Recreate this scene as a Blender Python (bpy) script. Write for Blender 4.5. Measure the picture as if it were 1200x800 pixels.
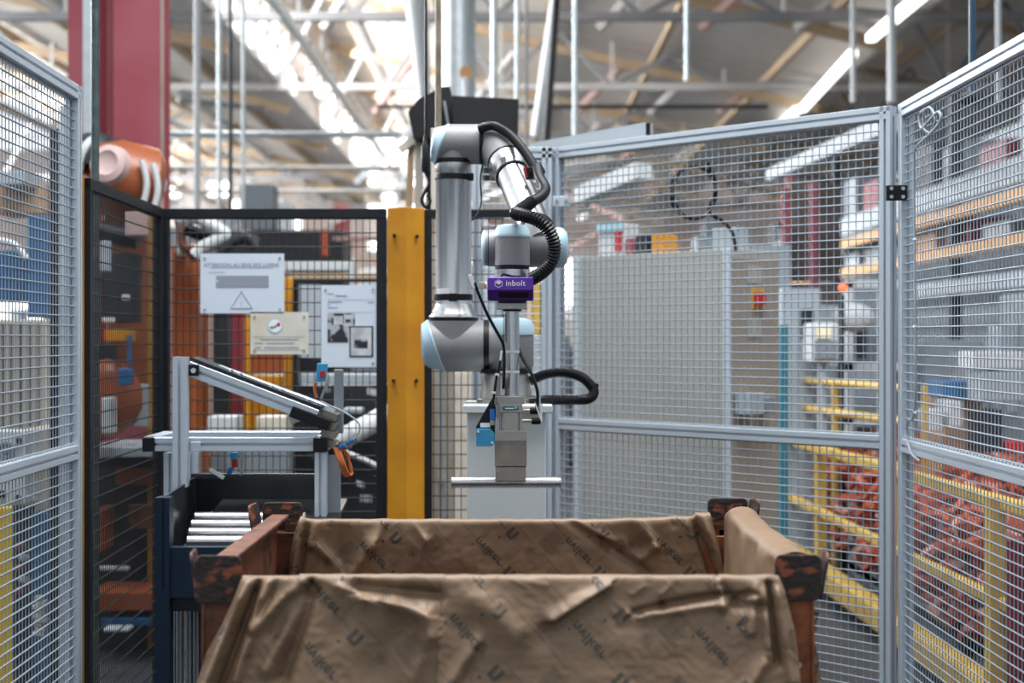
import bpy, math, random
from mathutils import Vector, Matrix, noise
random.seed(7)
for o in list(bpy.data.objects): bpy.data.objects.remove(o)
scene = bpy.context.scene
COL = scene.collection
F, HC, HY = 1700.0, 1.5, 395.0
def P(px, py, Y): return Vector(((px-600)*Y/F, Y, HC+(HY-py)*Y/F))
def S(r, g, b):
    c = lambda v: (v/255)/12.92 if v/255 <= .04045 else ((v/255+.055)/1.055)**2.4
    return (c(r), c(g), c(b))

# ------------------------------------------------------------ camera, world, lights, exposure
cam = bpy.data.cameras.new('camera'); co = bpy.data.objects.new('camera', cam); COL.objects.link(co)
co.location = (0, 0, HC); co.rotation_euler = (math.pi/2, 0, 0)
cam.sensor_width = 36; cam.lens = 51; cam.shift_y = -5/1200
cam.clip_start = .05; cam.clip_end = 300
cam.dof.use_dof = True; cam.dof.focus_distance = 3.85; cam.dof.aperture_fstop = 2.6
scene.camera = co
w = bpy.data.worlds.new('world'); scene.world = w; w.use_nodes = True
bg = w.node_tree.nodes['Background']; bg.inputs[0].default_value = (.90, .95, 1.0, 1); bg.inputs[1].default_value = .95
scene.view_settings.view_transform = 'Standard'; scene.view_settings.look = 'None'
scene.view_settings.gamma = 1; scene.view_settings.use_curve_mapping = False
scene.view_settings.exposure = .35
scene.cycles.max_bounces = 5; scene.cycles.diffuse_bounces = 3; scene.cycles.glossy_bounces = 3
scene.cycles.sample_clamp_indirect = 6
def area(name, loc, rot, sx, sy, e, col=(1, 1, 1)):
    l = bpy.data.lights.new(name, 'AREA'); l.shape = 'RECTANGLE'; l.size = sx; l.size_y = sy; l.energy = e; l.color = col
    o = bpy.data.objects.new(name, l); COL.objects.link(o); o.location = loc; o.rotation_euler = rot; return o
area('skylight_over_cell', (0.3, 3.9, 7.2), (math.radians(4), 0, 0), 6, 3, 680, (.98, .99, 1))
area('skylight_behind', (-1.5, -3.0, 7.0), (math.radians(-35), 0, 0), 7, 3, 190, (.96, .98, 1))
# daylight through the glazed faces of the saw-tooth roof
area('glazing_daylight', (-3.9, 32, 6.95), (0, math.radians(-58), 0), 1.9, 36, 3800, (.97, .98, 1))
area('glazing_daylight_far_left', (-13.2, 30, 6.9), (0, math.radians(-66), 0), 2.2, 40, 8000, (.97, .98, 1))

# ------------------------------------------------------------ mesh builder
class MB:
    def __init__(s): s.v = []; s.f = []
    def add(s, vs, fs):
        b = len(s.v); s.v += [tuple(v) for v in vs]; s.f += [tuple(i+b for i in f) for f in fs]; return s
    def obox(s, c, ax, ay, az):
        c = Vector(c); ax = Vector(ax); ay = Vector(ay); az = Vector(az)
        vs = [c+i*ax+j*ay+k*az for i in (-1, 1) for j in (-1, 1) for k in (-1, 1)]
        return s.add(vs, [(0, 1, 3, 2), (4, 6, 7, 5), (0, 4, 5, 1), (2, 3, 7, 6), (0, 2, 6, 4), (1, 5, 7, 3)])
    def box(s, x0, x1, y0, y1, z0, z1):
        return s.obox(((x0+x1)/2, (y0+y1)/2, (z0+z1)/2), ((x1-x0)/2, 0, 0), (0, (y1-y0)/2, 0), (0, 0, (z1-z0)/2))
    def pbox(s, px0, px1, py0, py1, Y, d):      # front face at depth Y, d deep
        a = P(px0, py1, Y); b = P(px1, py0, Y); return s.box(a.x, b.x, Y, Y+d, a.z, b.z)
    def frame(s, p0, p1, up=(0, 0, 1)):
        d = (Vector(p1)-Vector(p0)); L = d.length; d.normalize()
        up = Vector(up)
        if abs(d.dot(up)) > .98: up = Vector((0, -1, 0)) if abs(d.y) < .9 else Vector((1, 0, 0))
        x = d.cross(up).normalized(); y = x.cross(d).normalized(); return d, x, y, L
    def bar(s, p0, p1, w, h, up=(0, 0, 1)):
        d, x, y, L = s.frame(p0, p1, up); c = (Vector(p0)+Vector(p1))/2
        return s.obox(c, x*w/2, y*h/2, d*L/2)
    def sweep(s, p0, p1, poly, up=(0, 0, 1)):
        d, x, y, L = s.frame(p0, p1, up); n = len(poly); p0 = Vector(p0); p1 = Vector(p1)
        vs = [p0+x*a+y*b for a, b in poly]+[p1+x*a+y*b for a, b in poly]
        fs = [(i, (i+1) % n, n+(i+1) % n, n+i) for i in range(n)]+[tuple(range(n))[::-1], tuple(range(n, 2*n))]
        return s.add(vs, fs)
    def profile(s, p0, p1, w=.04, h=.04, up=(0, 0, 1)):   # slotted aluminium extrusion
        sl, c = .0045, .0015; dp = min(.012, min(w, h)*.27); sl = min(sl, min(w, h)*.14)
        a, b = w/2, h/2
        def slots(L): return [0.0] if L < .06 else [-L/4, L/4]
        pts = []
        def side(x0, y0, dx, dy, nx, ny, L):
            pts.append((x0+dx*c, y0+dy*c))
            for m in slots(L):
                q = L/2+m
                for t, e in ((q-sl, 0), (q-sl, dp), (q+sl, dp), (q+sl, 0)): pts.append((x0+dx*t-nx*e, y0+dy*t-ny*e))
            pts.append((x0+dx*(L-c), y0+dy*(L-c)))
        side(-a, -b, 1, 0, 0, -1, w); side(a, -b, 0, 1, 1, 0, h); side(a, b, -1, 0, 0, 1, w); side(-a, b, 0, -1, -1, 0, h)
        return s.sweep(p0, p1, pts, up)
    def loft(s, rings, caps=True):
        n = len(rings[0]); vs = [p for r in rings for p in r]; fs = []
        for i in range(len(rings)-1):
            for j in range(n):
                k = (j+1) % n; fs.append((i*n+j, i*n+k, (i+1)*n+k, (i+1)*n+j))
        if caps: fs += [tuple(range(n))[::-1], tuple(range((len(rings)-1)*n, len(rings)*n))]
        return s.add(vs, fs)
    def lathe(s, o, axis, prof, n=40, up=(0, 0, 1), shear=None):   # prof: (distance along axis, radius)
        o = Vector(o); d, x, y, _ = s.frame(o, o+Vector(axis), up); rings = []
        for q in prof:
            t, r = q[0], q[1]; k = q[2] if len(q) > 2 else 0
            rings.append([o+d*(t+k*r*math.sin(2*math.pi*j/n))+x*r*math.cos(2*math.pi*j/n)+y*r*math.sin(2*math.pi*j/n) for j in range(n)])
        return s.loft(rings)
    def cyl(s, p0, p1, r, n=20, r2=None):
        p0 = Vector(p0); p1 = Vector(p1); return s.lathe(p0, (p1-p0).normalized(), [(0, r), ((p1-p0).length, r if r2 is None else r2)], n)
    def path(s, pts, r, n=10, rf=None):
        pts = [Vector(p) for p in pts]; rings = []; prev = None
        for i, p in enumerate(pts):
            t = (pts[min(i+1, len(pts)-1)]-pts[max(i-1, 0)]).normalized()
            if prev is None:
                u = Vector((0, 0, 1)) if abs(t.z) < .9 else Vector((1, 0, 0)); x = t.cross(u).normalized()
            else: x = (prev-t*prev.dot(t)).normalized()
            prev = x; y = t.cross(x); rr = rf(i) if rf else r
            rings.append([p+x*rr*math.cos(2*math.pi*j/n)+y*rr*math.sin(2*math.pi*j/n) for j in range(n)])
        return s.loft(rings)
    def sphere(s, c, r, n=14, sc=(1, 1, 1)):
        c = Vector(c); m = n//2; vs = [c+Vector((0, 0, r*sc[2]))]; fs = []
        for i in range(1, m):
            a = math.pi*i/m
            for j in range(n):
                b = 2*math.pi*j/n; vs.append(c+Vector((r*sc[0]*math.sin(a)*math.cos(b), r*sc[1]*math.sin(a)*math.sin(b), r*sc[2]*math.cos(a))))
        vs.append(c-Vector((0, 0, r*sc[2]))); L = len(vs)-1
        for j in range(n):
            k = (j+1) % n; fs.append((0, 1+j, 1+k)); fs.append((L, 1+(m-2)*n+k, 1+(m-2)*n+j))
            for i in range(m-2): fs.append((1+i*n+j, 1+(i+1)*n+j, 1+(i+1)*n+k, 1+i*n+k))
        return s.add(vs, fs)
    def plate(s, poly, o, ax, ay, th):           # polygon poly (2-D) in the plane ax, ay, thickness th
        o = Vector(o); ax = Vector(ax); ay = Vector(ay); nn = ax.cross(ay).normalized()*th; n = len(poly)
        vs = [o+ax*a+ay*b for a, b in poly]+[o+ax*a+ay*b+nn for a, b in poly]
        return s.add(vs, [tuple(range(n))[::-1], tuple(range(n, 2*n))]+[(i, (i+1) % n, n+(i+1) % n, n+i) for i in range(n)])
    def build(s, name, mat, parent=None, smooth=False, bevel=0, kind=None, label=None):
        me = bpy.data.meshes.new(name); me.from_pydata(s.v, [], s.f)
        if smooth:
            me.polygons.foreach_set('use_smooth', [True]*len(me.polygons))
            try: me.set_sharp_from_angle(angle=math.radians(38))
            except Exception: pass
        me.materials.append(mat); o = bpy.data.objects.new(name, me); COL.objects.link(o)
        if parent is not None:
            o.parent = parent
            if parent.type == 'EMPTY': o.location = -parent.location
        if bevel:
            m = o.modifiers.new('bevel', 'BEVEL'); m.width = bevel; m.segments = 2; m.limit_method = 'ANGLE'
        if kind: o['kind'] = kind
        if label: o['label'] = label
        return o
def rrect(x0, x1, y0, y1, r, n=4):
    out = []
    for cx, cy, a0 in ((x1-r, y1-r, 0), (x0+r, y1-r, 90), (x0+r, y0+r, 180), (x1-r, y0+r, 270)):
        for i in range(n+1):
            a = math.radians(a0+90*i/n); out.append((cx+r*math.cos(a), cy+r*math.sin(a)))
    return out
def thing(name, label, cat, loc=(0, 0, 0), group=None, kind=None):
    o = bpy.data.objects.new(name, None); COL.objects.link(o); o.location = Vector(loc); o['label'] = label
    o['category'] = cat; o.empty_display_size = .05
    if group: o['group'] = group
    if kind: o['kind'] = kind
    return o
def tag(o, label, cat, group=None, kind=None):
    o['label'] = label; o['category'] = cat
    if group: o['group'] = group
    if kind: o['kind'] = kind
    return o
def copy_tree(o, parent=None):
    c = o.copy(); COL.objects.link(c); c.parent = parent
    for ch in list(o.children): copy_tree(ch, c)
    return c
def smoothpts(pts, n=8):                          # Catmull-Rom
    pts = [Vector(p) for p in pts]; out = []
    for i in range(len(pts)-1):
        a = pts[max(i-1, 0)]; b = pts[i]; c = pts[i+1]; d = pts[min(i+2, len(pts)-1)]
        for k in range(n):
            t = k/n
            out.append(.5*((2*b)+(c-a)*t+(2*a-5*b+4*c-d)*t*t+(3*b-a-3*c+d)*t**3))
    out.append(pts[-1]); return out
def even(pts, step):
    out = [pts[0]]; acc = 0
    for i in range(1, len(pts)):
        seg = (pts[i]-pts[i-1]); L = seg.length
        if L < 1e-9: continue
        t = step-acc
        while t <= L: out.append(pts[i-1]+seg*(t/L)); t += step
        acc = L-(t-step)
    return out

# ------------------------------------------------------------ materials
def mat(name, col, rough=.5, metal=0, col2=None, nscale=8, bump=0, bscale=40, stretch=None, spec=.5, lo=.35, hi=.65, detail=4, emit=None, estr=1, aniso=0):
    m = bpy.data.materials.new(name); m.use_nodes = True; nt = m.node_tree; b = nt.nodes['Principled BSDF']
    b.inputs['Base Color'].default_value = (*col, 1); b.inputs['Roughness'].default_value = rough
    b.inputs['Metallic'].default_value = metal; b.inputs['Specular IOR Level'].default_value = spec
    tc = nt.nodes.new('ShaderNodeTexCoord'); mp = nt.nodes.new('ShaderNodeMapping'); nt.links.new(tc.outputs['Object'], mp.inputs[0])
    if stretch: mp.inputs['Scale'].default_value = stretch
    if col2:
        n = nt.nodes.new('ShaderNodeTexNoise'); n.inputs['Scale'].default_value = nscale; n.inputs['Detail'].default_value = detail
        r = nt.nodes.new('ShaderNodeValToRGB'); r.color_ramp.elements[0].position = lo; r.color_ramp.elements[1].position = hi
        r.color_ramp.elements[0].color = (*col, 1); r.color_ramp.elements[1].color = (*col2, 1)
        nt.links.new(mp.outputs[0], n.inputs['Vector']); nt.links.new(n.outputs['Fac'], r.inputs[0]); nt.links.new(r.outputs[0], b.inputs['Base Color'])
    if bump:
        n2 = nt.nodes.new('ShaderNodeTexNoise'); n2.inputs['Scale'].default_value = bscale; n2.inputs['Detail'].default_value = 5
        bp = nt.nodes.new('ShaderNodeBump'); bp.inputs['Strength'].default_value = bump; bp.inputs['Distance'].default_value = .01
        nt.links.new(mp.outputs[0], n2.inputs['Vector']); nt.links.new(n2.outputs['Fac'], bp.inputs['Height']); nt.links.new(bp.outputs[0], b.inputs['Normal'])
    if emit:
        b.inputs['Emission Color'].default_value = (*emit, 1); b.inputs['Emission Strength'].default_value = estr
    return m
M = {}
M['alu'] = mat('aluminium_extrusion', (.55, .62, .69), .36, .4, (.60, .67, .74), 3, stretch=(1, 1, .3))
M['wire'] = mat('galvanised_wire', (.31, .37, .43), .52, .4)
M['dwire'] = mat('dark_wire', (.012, .013, .016), .4, 0, spec=.3)
M['dframe'] = mat('dark_fence_steel', (.007, .009, .013), .5, 0, (.012, .014, .018), 12, spec=.3)
M['yellow'] = mat('yellow_paint', (.60, .27, .012), .48, 0, (.50, .20, .008), 5, bump=.05, bscale=60)
M['yellow2'] = mat('yellow_rail_paint', (.56, .38, .08), .5, 0, (.44, .28, .05), 6)
M['ochre'] = mat('ochre_post_paint', (.36, .19, .03), .5, 0, (.27, .12, .015), 6)
M['rgrey'] = mat('robot_grey_casting', (.235, .24, .25), .5, .1, (.255, .26, .27), 60)
M['rblue'] = mat('pale_blue_lid', (.43, .60, .69), .38)
M['steel'] = mat('brushed_steel', (.66, .67, .68), .27, .95, (.74, .75, .76), 40, stretch=(1, 1, .05))
M['steel2'] = mat('machined_steel', (.46, .45, .43), .33, .85, (.36, .35, .33), 12)
M['steeld'] = mat('stained_steel', (.26, .25, .23), .38, .75, (.36, .34, .29), 14)
M['black'] = mat('black_plastic', (.006, .007, .009), .42, spec=.3)
M['hose'] = mat('black_corrugated_hose', (.005, .006, .009), .32, spec=.4)
M['purple'] = mat('purple_anodised', (.11, .035, .36), .35, .35)
M['purpled'] = mat('purple_shaded', (.07, .02, .22), .4, .3)  # darkened copy of the purple: shade of the camera's downward face, painted in
M['white'] = mat('white_print', (.85, .85, .88), .5)
M['ped'] = mat('pedestal_grey_paint', (.68, .73, .74), .5, 0, (.65, .70, .71), 4)
M['sblue'] = mat('sensor_blue', (.04, .30, .55), .45)
M['cblue'] = mat('connector_blue', (.01, .13, .45), .4)
M['brass'] = mat('nickel_fitting', (.55, .48, .38), .3, .9)
M['orangecable'] = mat('orange_cable', (.50, .13, .03), .5)
M['redp'] = mat('red_plastic', (.45, .015, .02), .45)
M['bin'] = mat('rusty_bin_paint', (.17, .060, .030), .62, 0, (.045, .024, .018), 16, bump=.35, bscale=50, lo=.45, hi=.66, detail=12)
M['bin2'] = mat('blackened_bin_corner', (.028, .018, .016), .6, 0, (.27, .075, .032), 26, bump=.4, bscale=60, lo=.53, hi=.62, detail=12, stretch=(1, 1, 1.6))
M['binor'] = mat('orange_bin_paint', (.36, .11, .035), .6, 0, (.10, .035, .018), 13, bump=.2, bscale=50, lo=.5, hi=.68, detail=8)
M['paper'] = mat('kraft_paper', (.222, .143, .088), .46, 0, (.258, .170, .107), 5, bump=.10, bscale=45, spec=.4)
M['ink'] = mat('grey_ink', (.075, .066, .055), .6)
M['inkl'] = mat('faint_ink', (.125, .088, .060), .6)
M['navy'] = mat('navy_steel', (.003, .014, .032), .5, 0, (.005, .019, .042), 6, spec=.3)
M['blackst'] = mat('blackened_sheet_steel', (.016, .018, .020), .36, .5, (.045, .050, .055), 5)
M['greyp'] = mat('grey_paint', (.30, .34, .37), .5)
M['maroon'] = mat('maroon_paint', (.25, .045, .062), .42, 0, (.29, .070, .090), 2)
M['yellow3'] = mat('bright_yellow_paint', (.58, .40, .02), .5)
M['maroon2'] = mat('dark_maroon_paint', (.16, .015, .025), .5)
M['cablegrey'] = mat('pale_grey_cable', (.27, .33, .38), .5)
M['brownd'] = mat('dark_brown_backing', (.06, .045, .042), .6, 0, (.16, .12, .10), 3)
M['galv'] = mat('galvanised_pipe', (.42, .50, .52), .4, .5, (.55, .60, .62), 10)
M['pdark'] = mat('dark_green_grey_pipe', (.05, .075, .08), .4, .5, (.10, .13, .13), 20)
M['rust'] = mat('rusty_galvanised_pipe', (.30, .26, .20), .5, .3, (.16, .12, .08), 18)
M['cream'] = mat('stained_cream_paint', (.58, .54, .47), .5, 0, (.40, .33, .24), 7, lo=.5, hi=.75)
M['bpipe'] = mat('dark_blue_pipe', (.02, .055, .10), .35)
M['paperw'] = mat('white_sign_sheet', (.62, .70, .80), .5)
M['paperc'] = mat('yellowed_sign_sheet', (.66, .66, .60), .5, 0, (.60, .52, .40), 9, lo=.5, hi=.8)
M['graybar'] = mat('grey_print', (.27, .30, .36), .6)
M['photo'] = mat('photo_print', (.02, .022, .028), .5, 0, (.42, .44, .47), 24, lo=.48, hi=.56, detail=2)
M['photo2'] = mat('light_photo_print', (.40, .42, .45), .5, 0, (.62, .64, .68), 20)
M['green'] = mat('green_print', (.08, .30, .10), .5)
M['lblue'] = mat('light_blue_print', (.35, .58, .68), .5)
M['hopper'] = mat('black_hopper_steel', (.008, .008, .010), .5, 0, (.016, .016, .017), 4, spec=.3)
M['floor'] = mat('workshop_floor', (.028, .034, .040), .5, 0, (.045, .052, .06), 1.2, bump=.05, bscale=6)
M['roof'] = mat('fibre_cement_roof', (.62, .58, .53), .8, 0, (.46, .42, .38), .6, stretch=(1, .25, 1), lo=.3, hi=.7)
M['wood'] = mat('timber_purlin', (.46, .33, .20), .7, 0, (.36, .27, .18), 1.5)
M['truss'] = mat('truss_grey_paint', (.16, .17, .18), .6, 0, (.26, .25, .25), 1)
M['trussl'] = mat('truss_light_paint', (.50, .49, .47), .6, 0, (.36, .34, .32), 1)
M['strutp'] = mat('faded_red_strut', (.40, .25, .22), .6)
M['gpanel'] = mat('dirty_glazing_panel', (.55, .52, .48), .6, 0, (.40, .30, .24), 1)
M['cab'] = mat('cabinet_grey', (.33, .335, .31), .5)
M['cabb'] = mat('cabinet_beige', (.27, .235, .19), .5)
M['beige'] = mat('beige_cabinet', (.40, .36, .29), .5)
M['white2'] = mat('white_machine_paint', (.50, .535, .55), .45)
M['lgrey'] = mat('light_grey_machine_paint', (.32, .37, .41), .5)
M['mgrey'] = mat('mid_grey_machine_paint', (.20, .23, .26), .5)
M['dgrey'] = mat('dark_grey_machine_paint', (.022, .026, .032), .5, spec=.3)
M['rackor'] = mat('orange_rack_paint', (.55, .30, .12), .5)
M['robor'] = mat('terracotta_robot_paint', (.30, .085, .03), .35, 0, (.25, .065, .022), 3)
M['cast'] = mat('orange_castings', (.46, .085, .03), .5, 0, (.26, .04, .02), 14)
M['castp'] = mat('pale_red_castings', (.55, .27, .22), .45)
M['cappink'] = mat('pale_joint_cap', (.52, .38, .36), .45)
M['teal'] = mat('teal_paint', (.015, .14, .19), .5)
M['blue'] = mat('blue_paint', (.010, .080, .20), .45)
M['blue2'] = mat('bright_blue_plastic', (.01, .11, .30), .45)
M['lamp'] = mat('strip_lamp', (.9, .9, .9), .5, emit=(1, .98, .95), estr=2.2)
M['redlamp'] = mat('red_signal_lamp', (.8, .1, .05), .5, emit=(1, .12, .04), estr=1.6)
M['screen'] = mat('cream_screen', (.6, .55, .4), .4, emit=(.85, .75, .5), estr=.35)
M['brick'] = mat('pink_brick_wall', (.42, .30, .25), .8, 0, (.50, .44, .40), .5)
M['cardb'] = mat('cardboard', (.42, .24, .12), .7)

def text2d(txt, size, off=0.0, sp=1.0):
    cu = bpy.data.curves.new('tmp', 'FONT'); cu.body = txt; cu.size = size; cu.offset = off; cu.space_character = sp
    cu.align_x = 'CENTER'; cu.align_y = 'CENTER'; cu.resolution_u = 3
    o = bpy.data.objects.new('tmp', cu); COL.objects.link(o); bpy.context.view_layer.update()
    me = bpy.data.meshes.new_from_object(o.evaluated_get(bpy.context.evaluated_depsgraph_get()))
    v = [(p.co.x, p.co.y) for p in me.vertices]; f = [tuple(q.vertices) for q in me.polygons]
    bpy.data.objects.remove(o); bpy.data.meshes.remove(me); return v, f
def flat_text(mb, txt, size, o, ax, ay, off=0.0, sp=1.0):
    v, f = text2d(txt, size, off, sp); o = Vector(o); ax = Vector(ax); ay = Vector(ay)
    mb.add([o+ax*a+ay*b for a, b in v], f); return mb
# ------------------------------------------------------------ the setting: floor, far wall, saw-tooth roof, trusses, columns
MB().box(-26, 26, -10, 62, -.1, 0).build('floor', M['floor'], kind='structure')
wf = MB().box(-26, 26, 58, 58.3, 0, 9); wf = wf.build('wall_far', M['brick'], kind='structure')
for i in range(16):
    x = -24+i*3.1
    MB().box(x, x+2.1, 57.9, 58.0, 1.6, 4.6).build('window_pane', M['lamp'], wf)
wb = MB()
wb.box(-14, 14, -9.5, -9.3, 0, 1.2)
for i in range(8): wb.box(-14+i*3.5, -11.6+i*3.5, -9.3, -9, 0, 8)
wb.build('wall_back', M['lgrey'], kind='structure')
wl = MB()
for i in range(5): wl.box(-13.3, -13, -9+i*4.6, -5.6+i*4.6, 0, 5.5)
wl.box(-13.5, -13.3, -9, 13, 0, 3.6)
wl.build('wall_left', M['mgrey'], kind='structure')
wr = MB()
for i in range(5): wr.box(13, 13.3, -9+i*4.6, -5.6+i*4.6, 0, 5.5)
wr.box(13.3, 13.5, -9, 13, 0, 3.6)
wr.build('wall_right', M['mgrey'], kind='structure')
ZV, SL = 5.8, .235
def tooth(x0, x1, y0, y1, pur, first):
    z1, z0 = ZV, ZV+(x1-x0)*SL
    r = MB(); n = Vector((SL, 0, 1)).normalized()
    # corrugated sheet: ridges run down the slope
    ny = int((y1-y0)/.35); vs = []; fs = []
    for i in range(ny+1):
        yy = y0+(y1-y0)*i/ny; dz = .04*(i % 2)
        vs += [(x0, yy, z0+dz), (x1, yy, z1+dz), (x0, yy, z0+dz+.05), (x1, yy, z1+dz+.05)]
    for i in range(ny):
        a = 4*i; b = a+4; fs += [(a, a+1, b+1, b), (a+2, b+2, b+3, a+3)]
    r.add(vs, fs)
    rf = r.build('ceiling', M['roof'], kind='structure')
    x = x0+.8
    while x < x1-.3:                                   # purlins along the hall
        z = z1+(x1-x)*SL-.10
        MB().box(x-.05, x+.05, y0, y1, z-.07, z+.07).build('purlin', M['wood'], rf); x += pur
    yy = y0+1
    while yy < y1:                                     # rafters across
        MB().bar((x0, yy, z0-.22), (x1, yy, z1-.22), .12, .16).build('rafter', M['wood'], rf); yy += 5.5
    return rf
tooth(-4, 5.5, 8.5, 57, 1.9, True)
tooth(-13.5, -4, 8.5, 57, 1.9, False)
tooth(5.5, 15, 8.5, 57, 1.9, False)
for k in range(4):                                     # roof strips over and behind the cell, daylight between them
    MB().box(-9, 9, -8+k*3.4, -6.2+k*3.4, 7.6, 7.7).build('ceiling', M['roof'], kind='structure')
# glazed upright faces of the teeth: mullions, transoms and dirty panes
random.seed(3)
def glazing(X, Y0, Y1, Z0, Z1, tot):
    g = MB(); y = Y0
    while y <= Y1: g.box(X-.05, X+.05, y-.05, y+.05, Z0, Z1); y += 1.1
    for j in range(5): g.box(X-.05, X+.05, Y0, Y1, Z0+(Z1-Z0)*j/4-.04, Z0+(Z1-Z0)*j/4+.04)
    o = g.build('window_%d' % tot, M['trussl'], kind='structure'); y = Y0
    while y < Y1:
        for j in range(4):
            if random.random() < .30:
                a = Z0+(Z1-Z0)*j/4; MB().box(X-.02, X+.02, y+.05, y+1.05, a+.04, a+(Z1-Z0)/4-.04).build('pane', M['gpanel'], o)
        y += 1.1
glazing(-4.0, 9, 56, 5.85, 7.95, 1)
glazing(5.5, 9, 56, 5.85, 7.95, 2)
# trusses across the hall
TY = [19.2, 24.6, 30.5, 38.5, 47]
for k, ty in enumerate(TY):
    zc = 5.74
    ch = MB().bar((-14, ty, zc), (15, ty, zc), .12, .11).build('roof_truss', M['truss'] if k != 1 else M['trussl'], kind='structure')
    for x0 in (-13.5, -4, 5.5):
        n = 5; dx = 9.5/n
        for i in range(n):
            xa = x0+i*dx; za = ZV+(9.5-i*dx)*SL-.2; xb = xa+dx; zb = ZV+(9.5-(i+1)*dx)*SL-.2
            MB().bar((xa, ty, zc), (xa+dx*.5, ty, (za+zb)/2), .07, .08).build('strut', M['truss'], ch)
            MB().bar((xa+dx*.5, ty, (za+zb)/2), (xb, ty, zc), .07, .07).build('strut', M['truss'], ch)
            if i: MB().bar((xa, ty, zc), (xa, ty, za), .05, .05).build('strut', M['trussl'], ch)
# lengthwise bracing, pipes and conduits under the roof
def rod(name, a, b, wd, m, label, cat, group=None, hh=None):
    return tag(MB().bar(a, b, wd, hh or wd).build(name, m), label, cat, group)
brc = [(-2.6, 6.5), (-.9, 6.35), (1.2, 6.2), (2.6, 6.1), (3.9, 6.0)]
for i, (x, z) in enumerate(brc):
    for j in range(4):
        y0 = 20+j*7.5
        MB().bar((x, y0, 5.75), (x+.95, y0-.5, z+.45), .11, .11).build('diagonal_brace', M['strutp'] if (i+j) % 2 else M['trussl'], ch)
for i in range(0):
    x = -12+i*2.7+(i % 3)*.4
    rod('hanging_conduit', (x, 14.5+i*1.3, 2.2), (x, 14.5+i*1.3, 6.6), .07, M['galv'] if i % 2 else M['truss'], 'thin blurred conduit dropping from the roof', 'conduit', 'conduits dropping from the roof')
# columns
def hcol(px0, px1, Y, ztop, name='column'):
    a = P(px0, 0, Y).x; b = P(px1, 0, Y).x; t = (b-a)
    m = MB().box(a, b, Y, Y+.02, 0, ztop); m.box((a+b)/2-.01, (a+b)/2+.01, Y+.02, Y+t-.02, 0, ztop); m.box(a, b, Y+t-.02, Y+t, 0, ztop)
    return m.build(name, M['maroon'], kind='structure')
col = MB(); a = P(133, 0, 9).x; b = P(187, 0, 9).x
col.box(a, b, 9, 9.03, 0, 6.8).box(a-.07, a, 9.10, 9.13, 0, 6.8).box(P(88, 0, 9.2).x, P(124, 0, 9.2).x, 9.05, 9.08, 0, 6.8).box(P(88, 0, 9).x, b, 9.25, 9.28, 0, 6.8)
cj = col.build('column', M['maroon'], kind='structure')
MB().box(P(88, 0, 9.2).x, P(126, 0, 9.2).x, 9.02, 9.05, P(0, 108, 9).z, P(0, 103, 9).z).build('clamp_band', M['maroon'], cj)
MB().pbox(184, 190, -60, 245, 9.2, .05).build('conduit', M['cream'], cj)
hcol(391, 408, 34, 4.6); hcol(917, 926, 12, P(0, 220, 12).z); hcol(950, 958, 12.4, P(0, 214, 12.4).z); hcol(940, 947, 30, 4.5)
# ------------------------------------------------------------ fence builders
def wires(mb, o, u, v, W, H, su, sv, r, off=(0, 0, 0)):
    o = Vector(o); u = Vector(u).normalized(); v = Vector(v).normalized(); n = u.cross(v); off = Vector(off)
    k = int(W/su); s0 = (W-k*su)/2
    for i in range(k+1): p = o+u*(s0+i*su)+off; mb.cyl(p, p+v*H, r*.88, 6)
    k = int(H/sv); s0 = (H-k*sv)/2
    for i in range(k+1): p = o+v*(s0+i*sv)+off+n*r*1.6; mb.cyl(p, p+u*W, r*1.35, 6)
    return mb
def alu_panel(a, b, name, label, ztop, zmid, group, post_a=True, post_b=True, w=.04, su=.0275, sv=.0285, r=.0018):
    """panel between floor points a and b: two uprights, top, middle and bottom rail, two fields of wire mesh"""
    a = Vector((a[0], a[1], 0)); b = Vector((b[0], b[1], 0)); d = (b-a).normalized(); t = thing(name, label, 'fence', a, group)
    sd = d.cross(Vector((0, 0, 1)))
    for flag, p in ((post_a, a+d*w/2), (post_b, b-d*w/2)):
        if flag: MB().profile(p+Vector((0, 0, .03)), p+Vector((0, 0, ztop)), w, w, up=sd).build('post', M['alu'], t)
    for nm, z in (('top_rail', ztop-w/2+.0), ('middle_rail', zmid), ('bottom_rail', .12)):
        MB().profile(a+d*(w if post_a and nm != 'top_rail' else 0)+Vector((0, 0, z+(.0 if nm != 'top_rail' else .001))), b-d*(w if post_b and nm != 'top_rail' else 0)+Vector((0, 0, z)), w, w*1.05).build(nm, M['alu'], t)
    L = (b-a).length
    for z0, z1 in ((.14, zmid-w/2), (zmid+w/2, ztop-w)):
        m = MB(); wires(m, a+d*w+Vector((0, 0, z0)), d, (0, 0, 1), L-2*w, z1-z0, su, sv, r, sd*.004); m.build('wire_mesh', M['wire'], t, smooth=True, kind='stuff')
    return t
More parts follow.
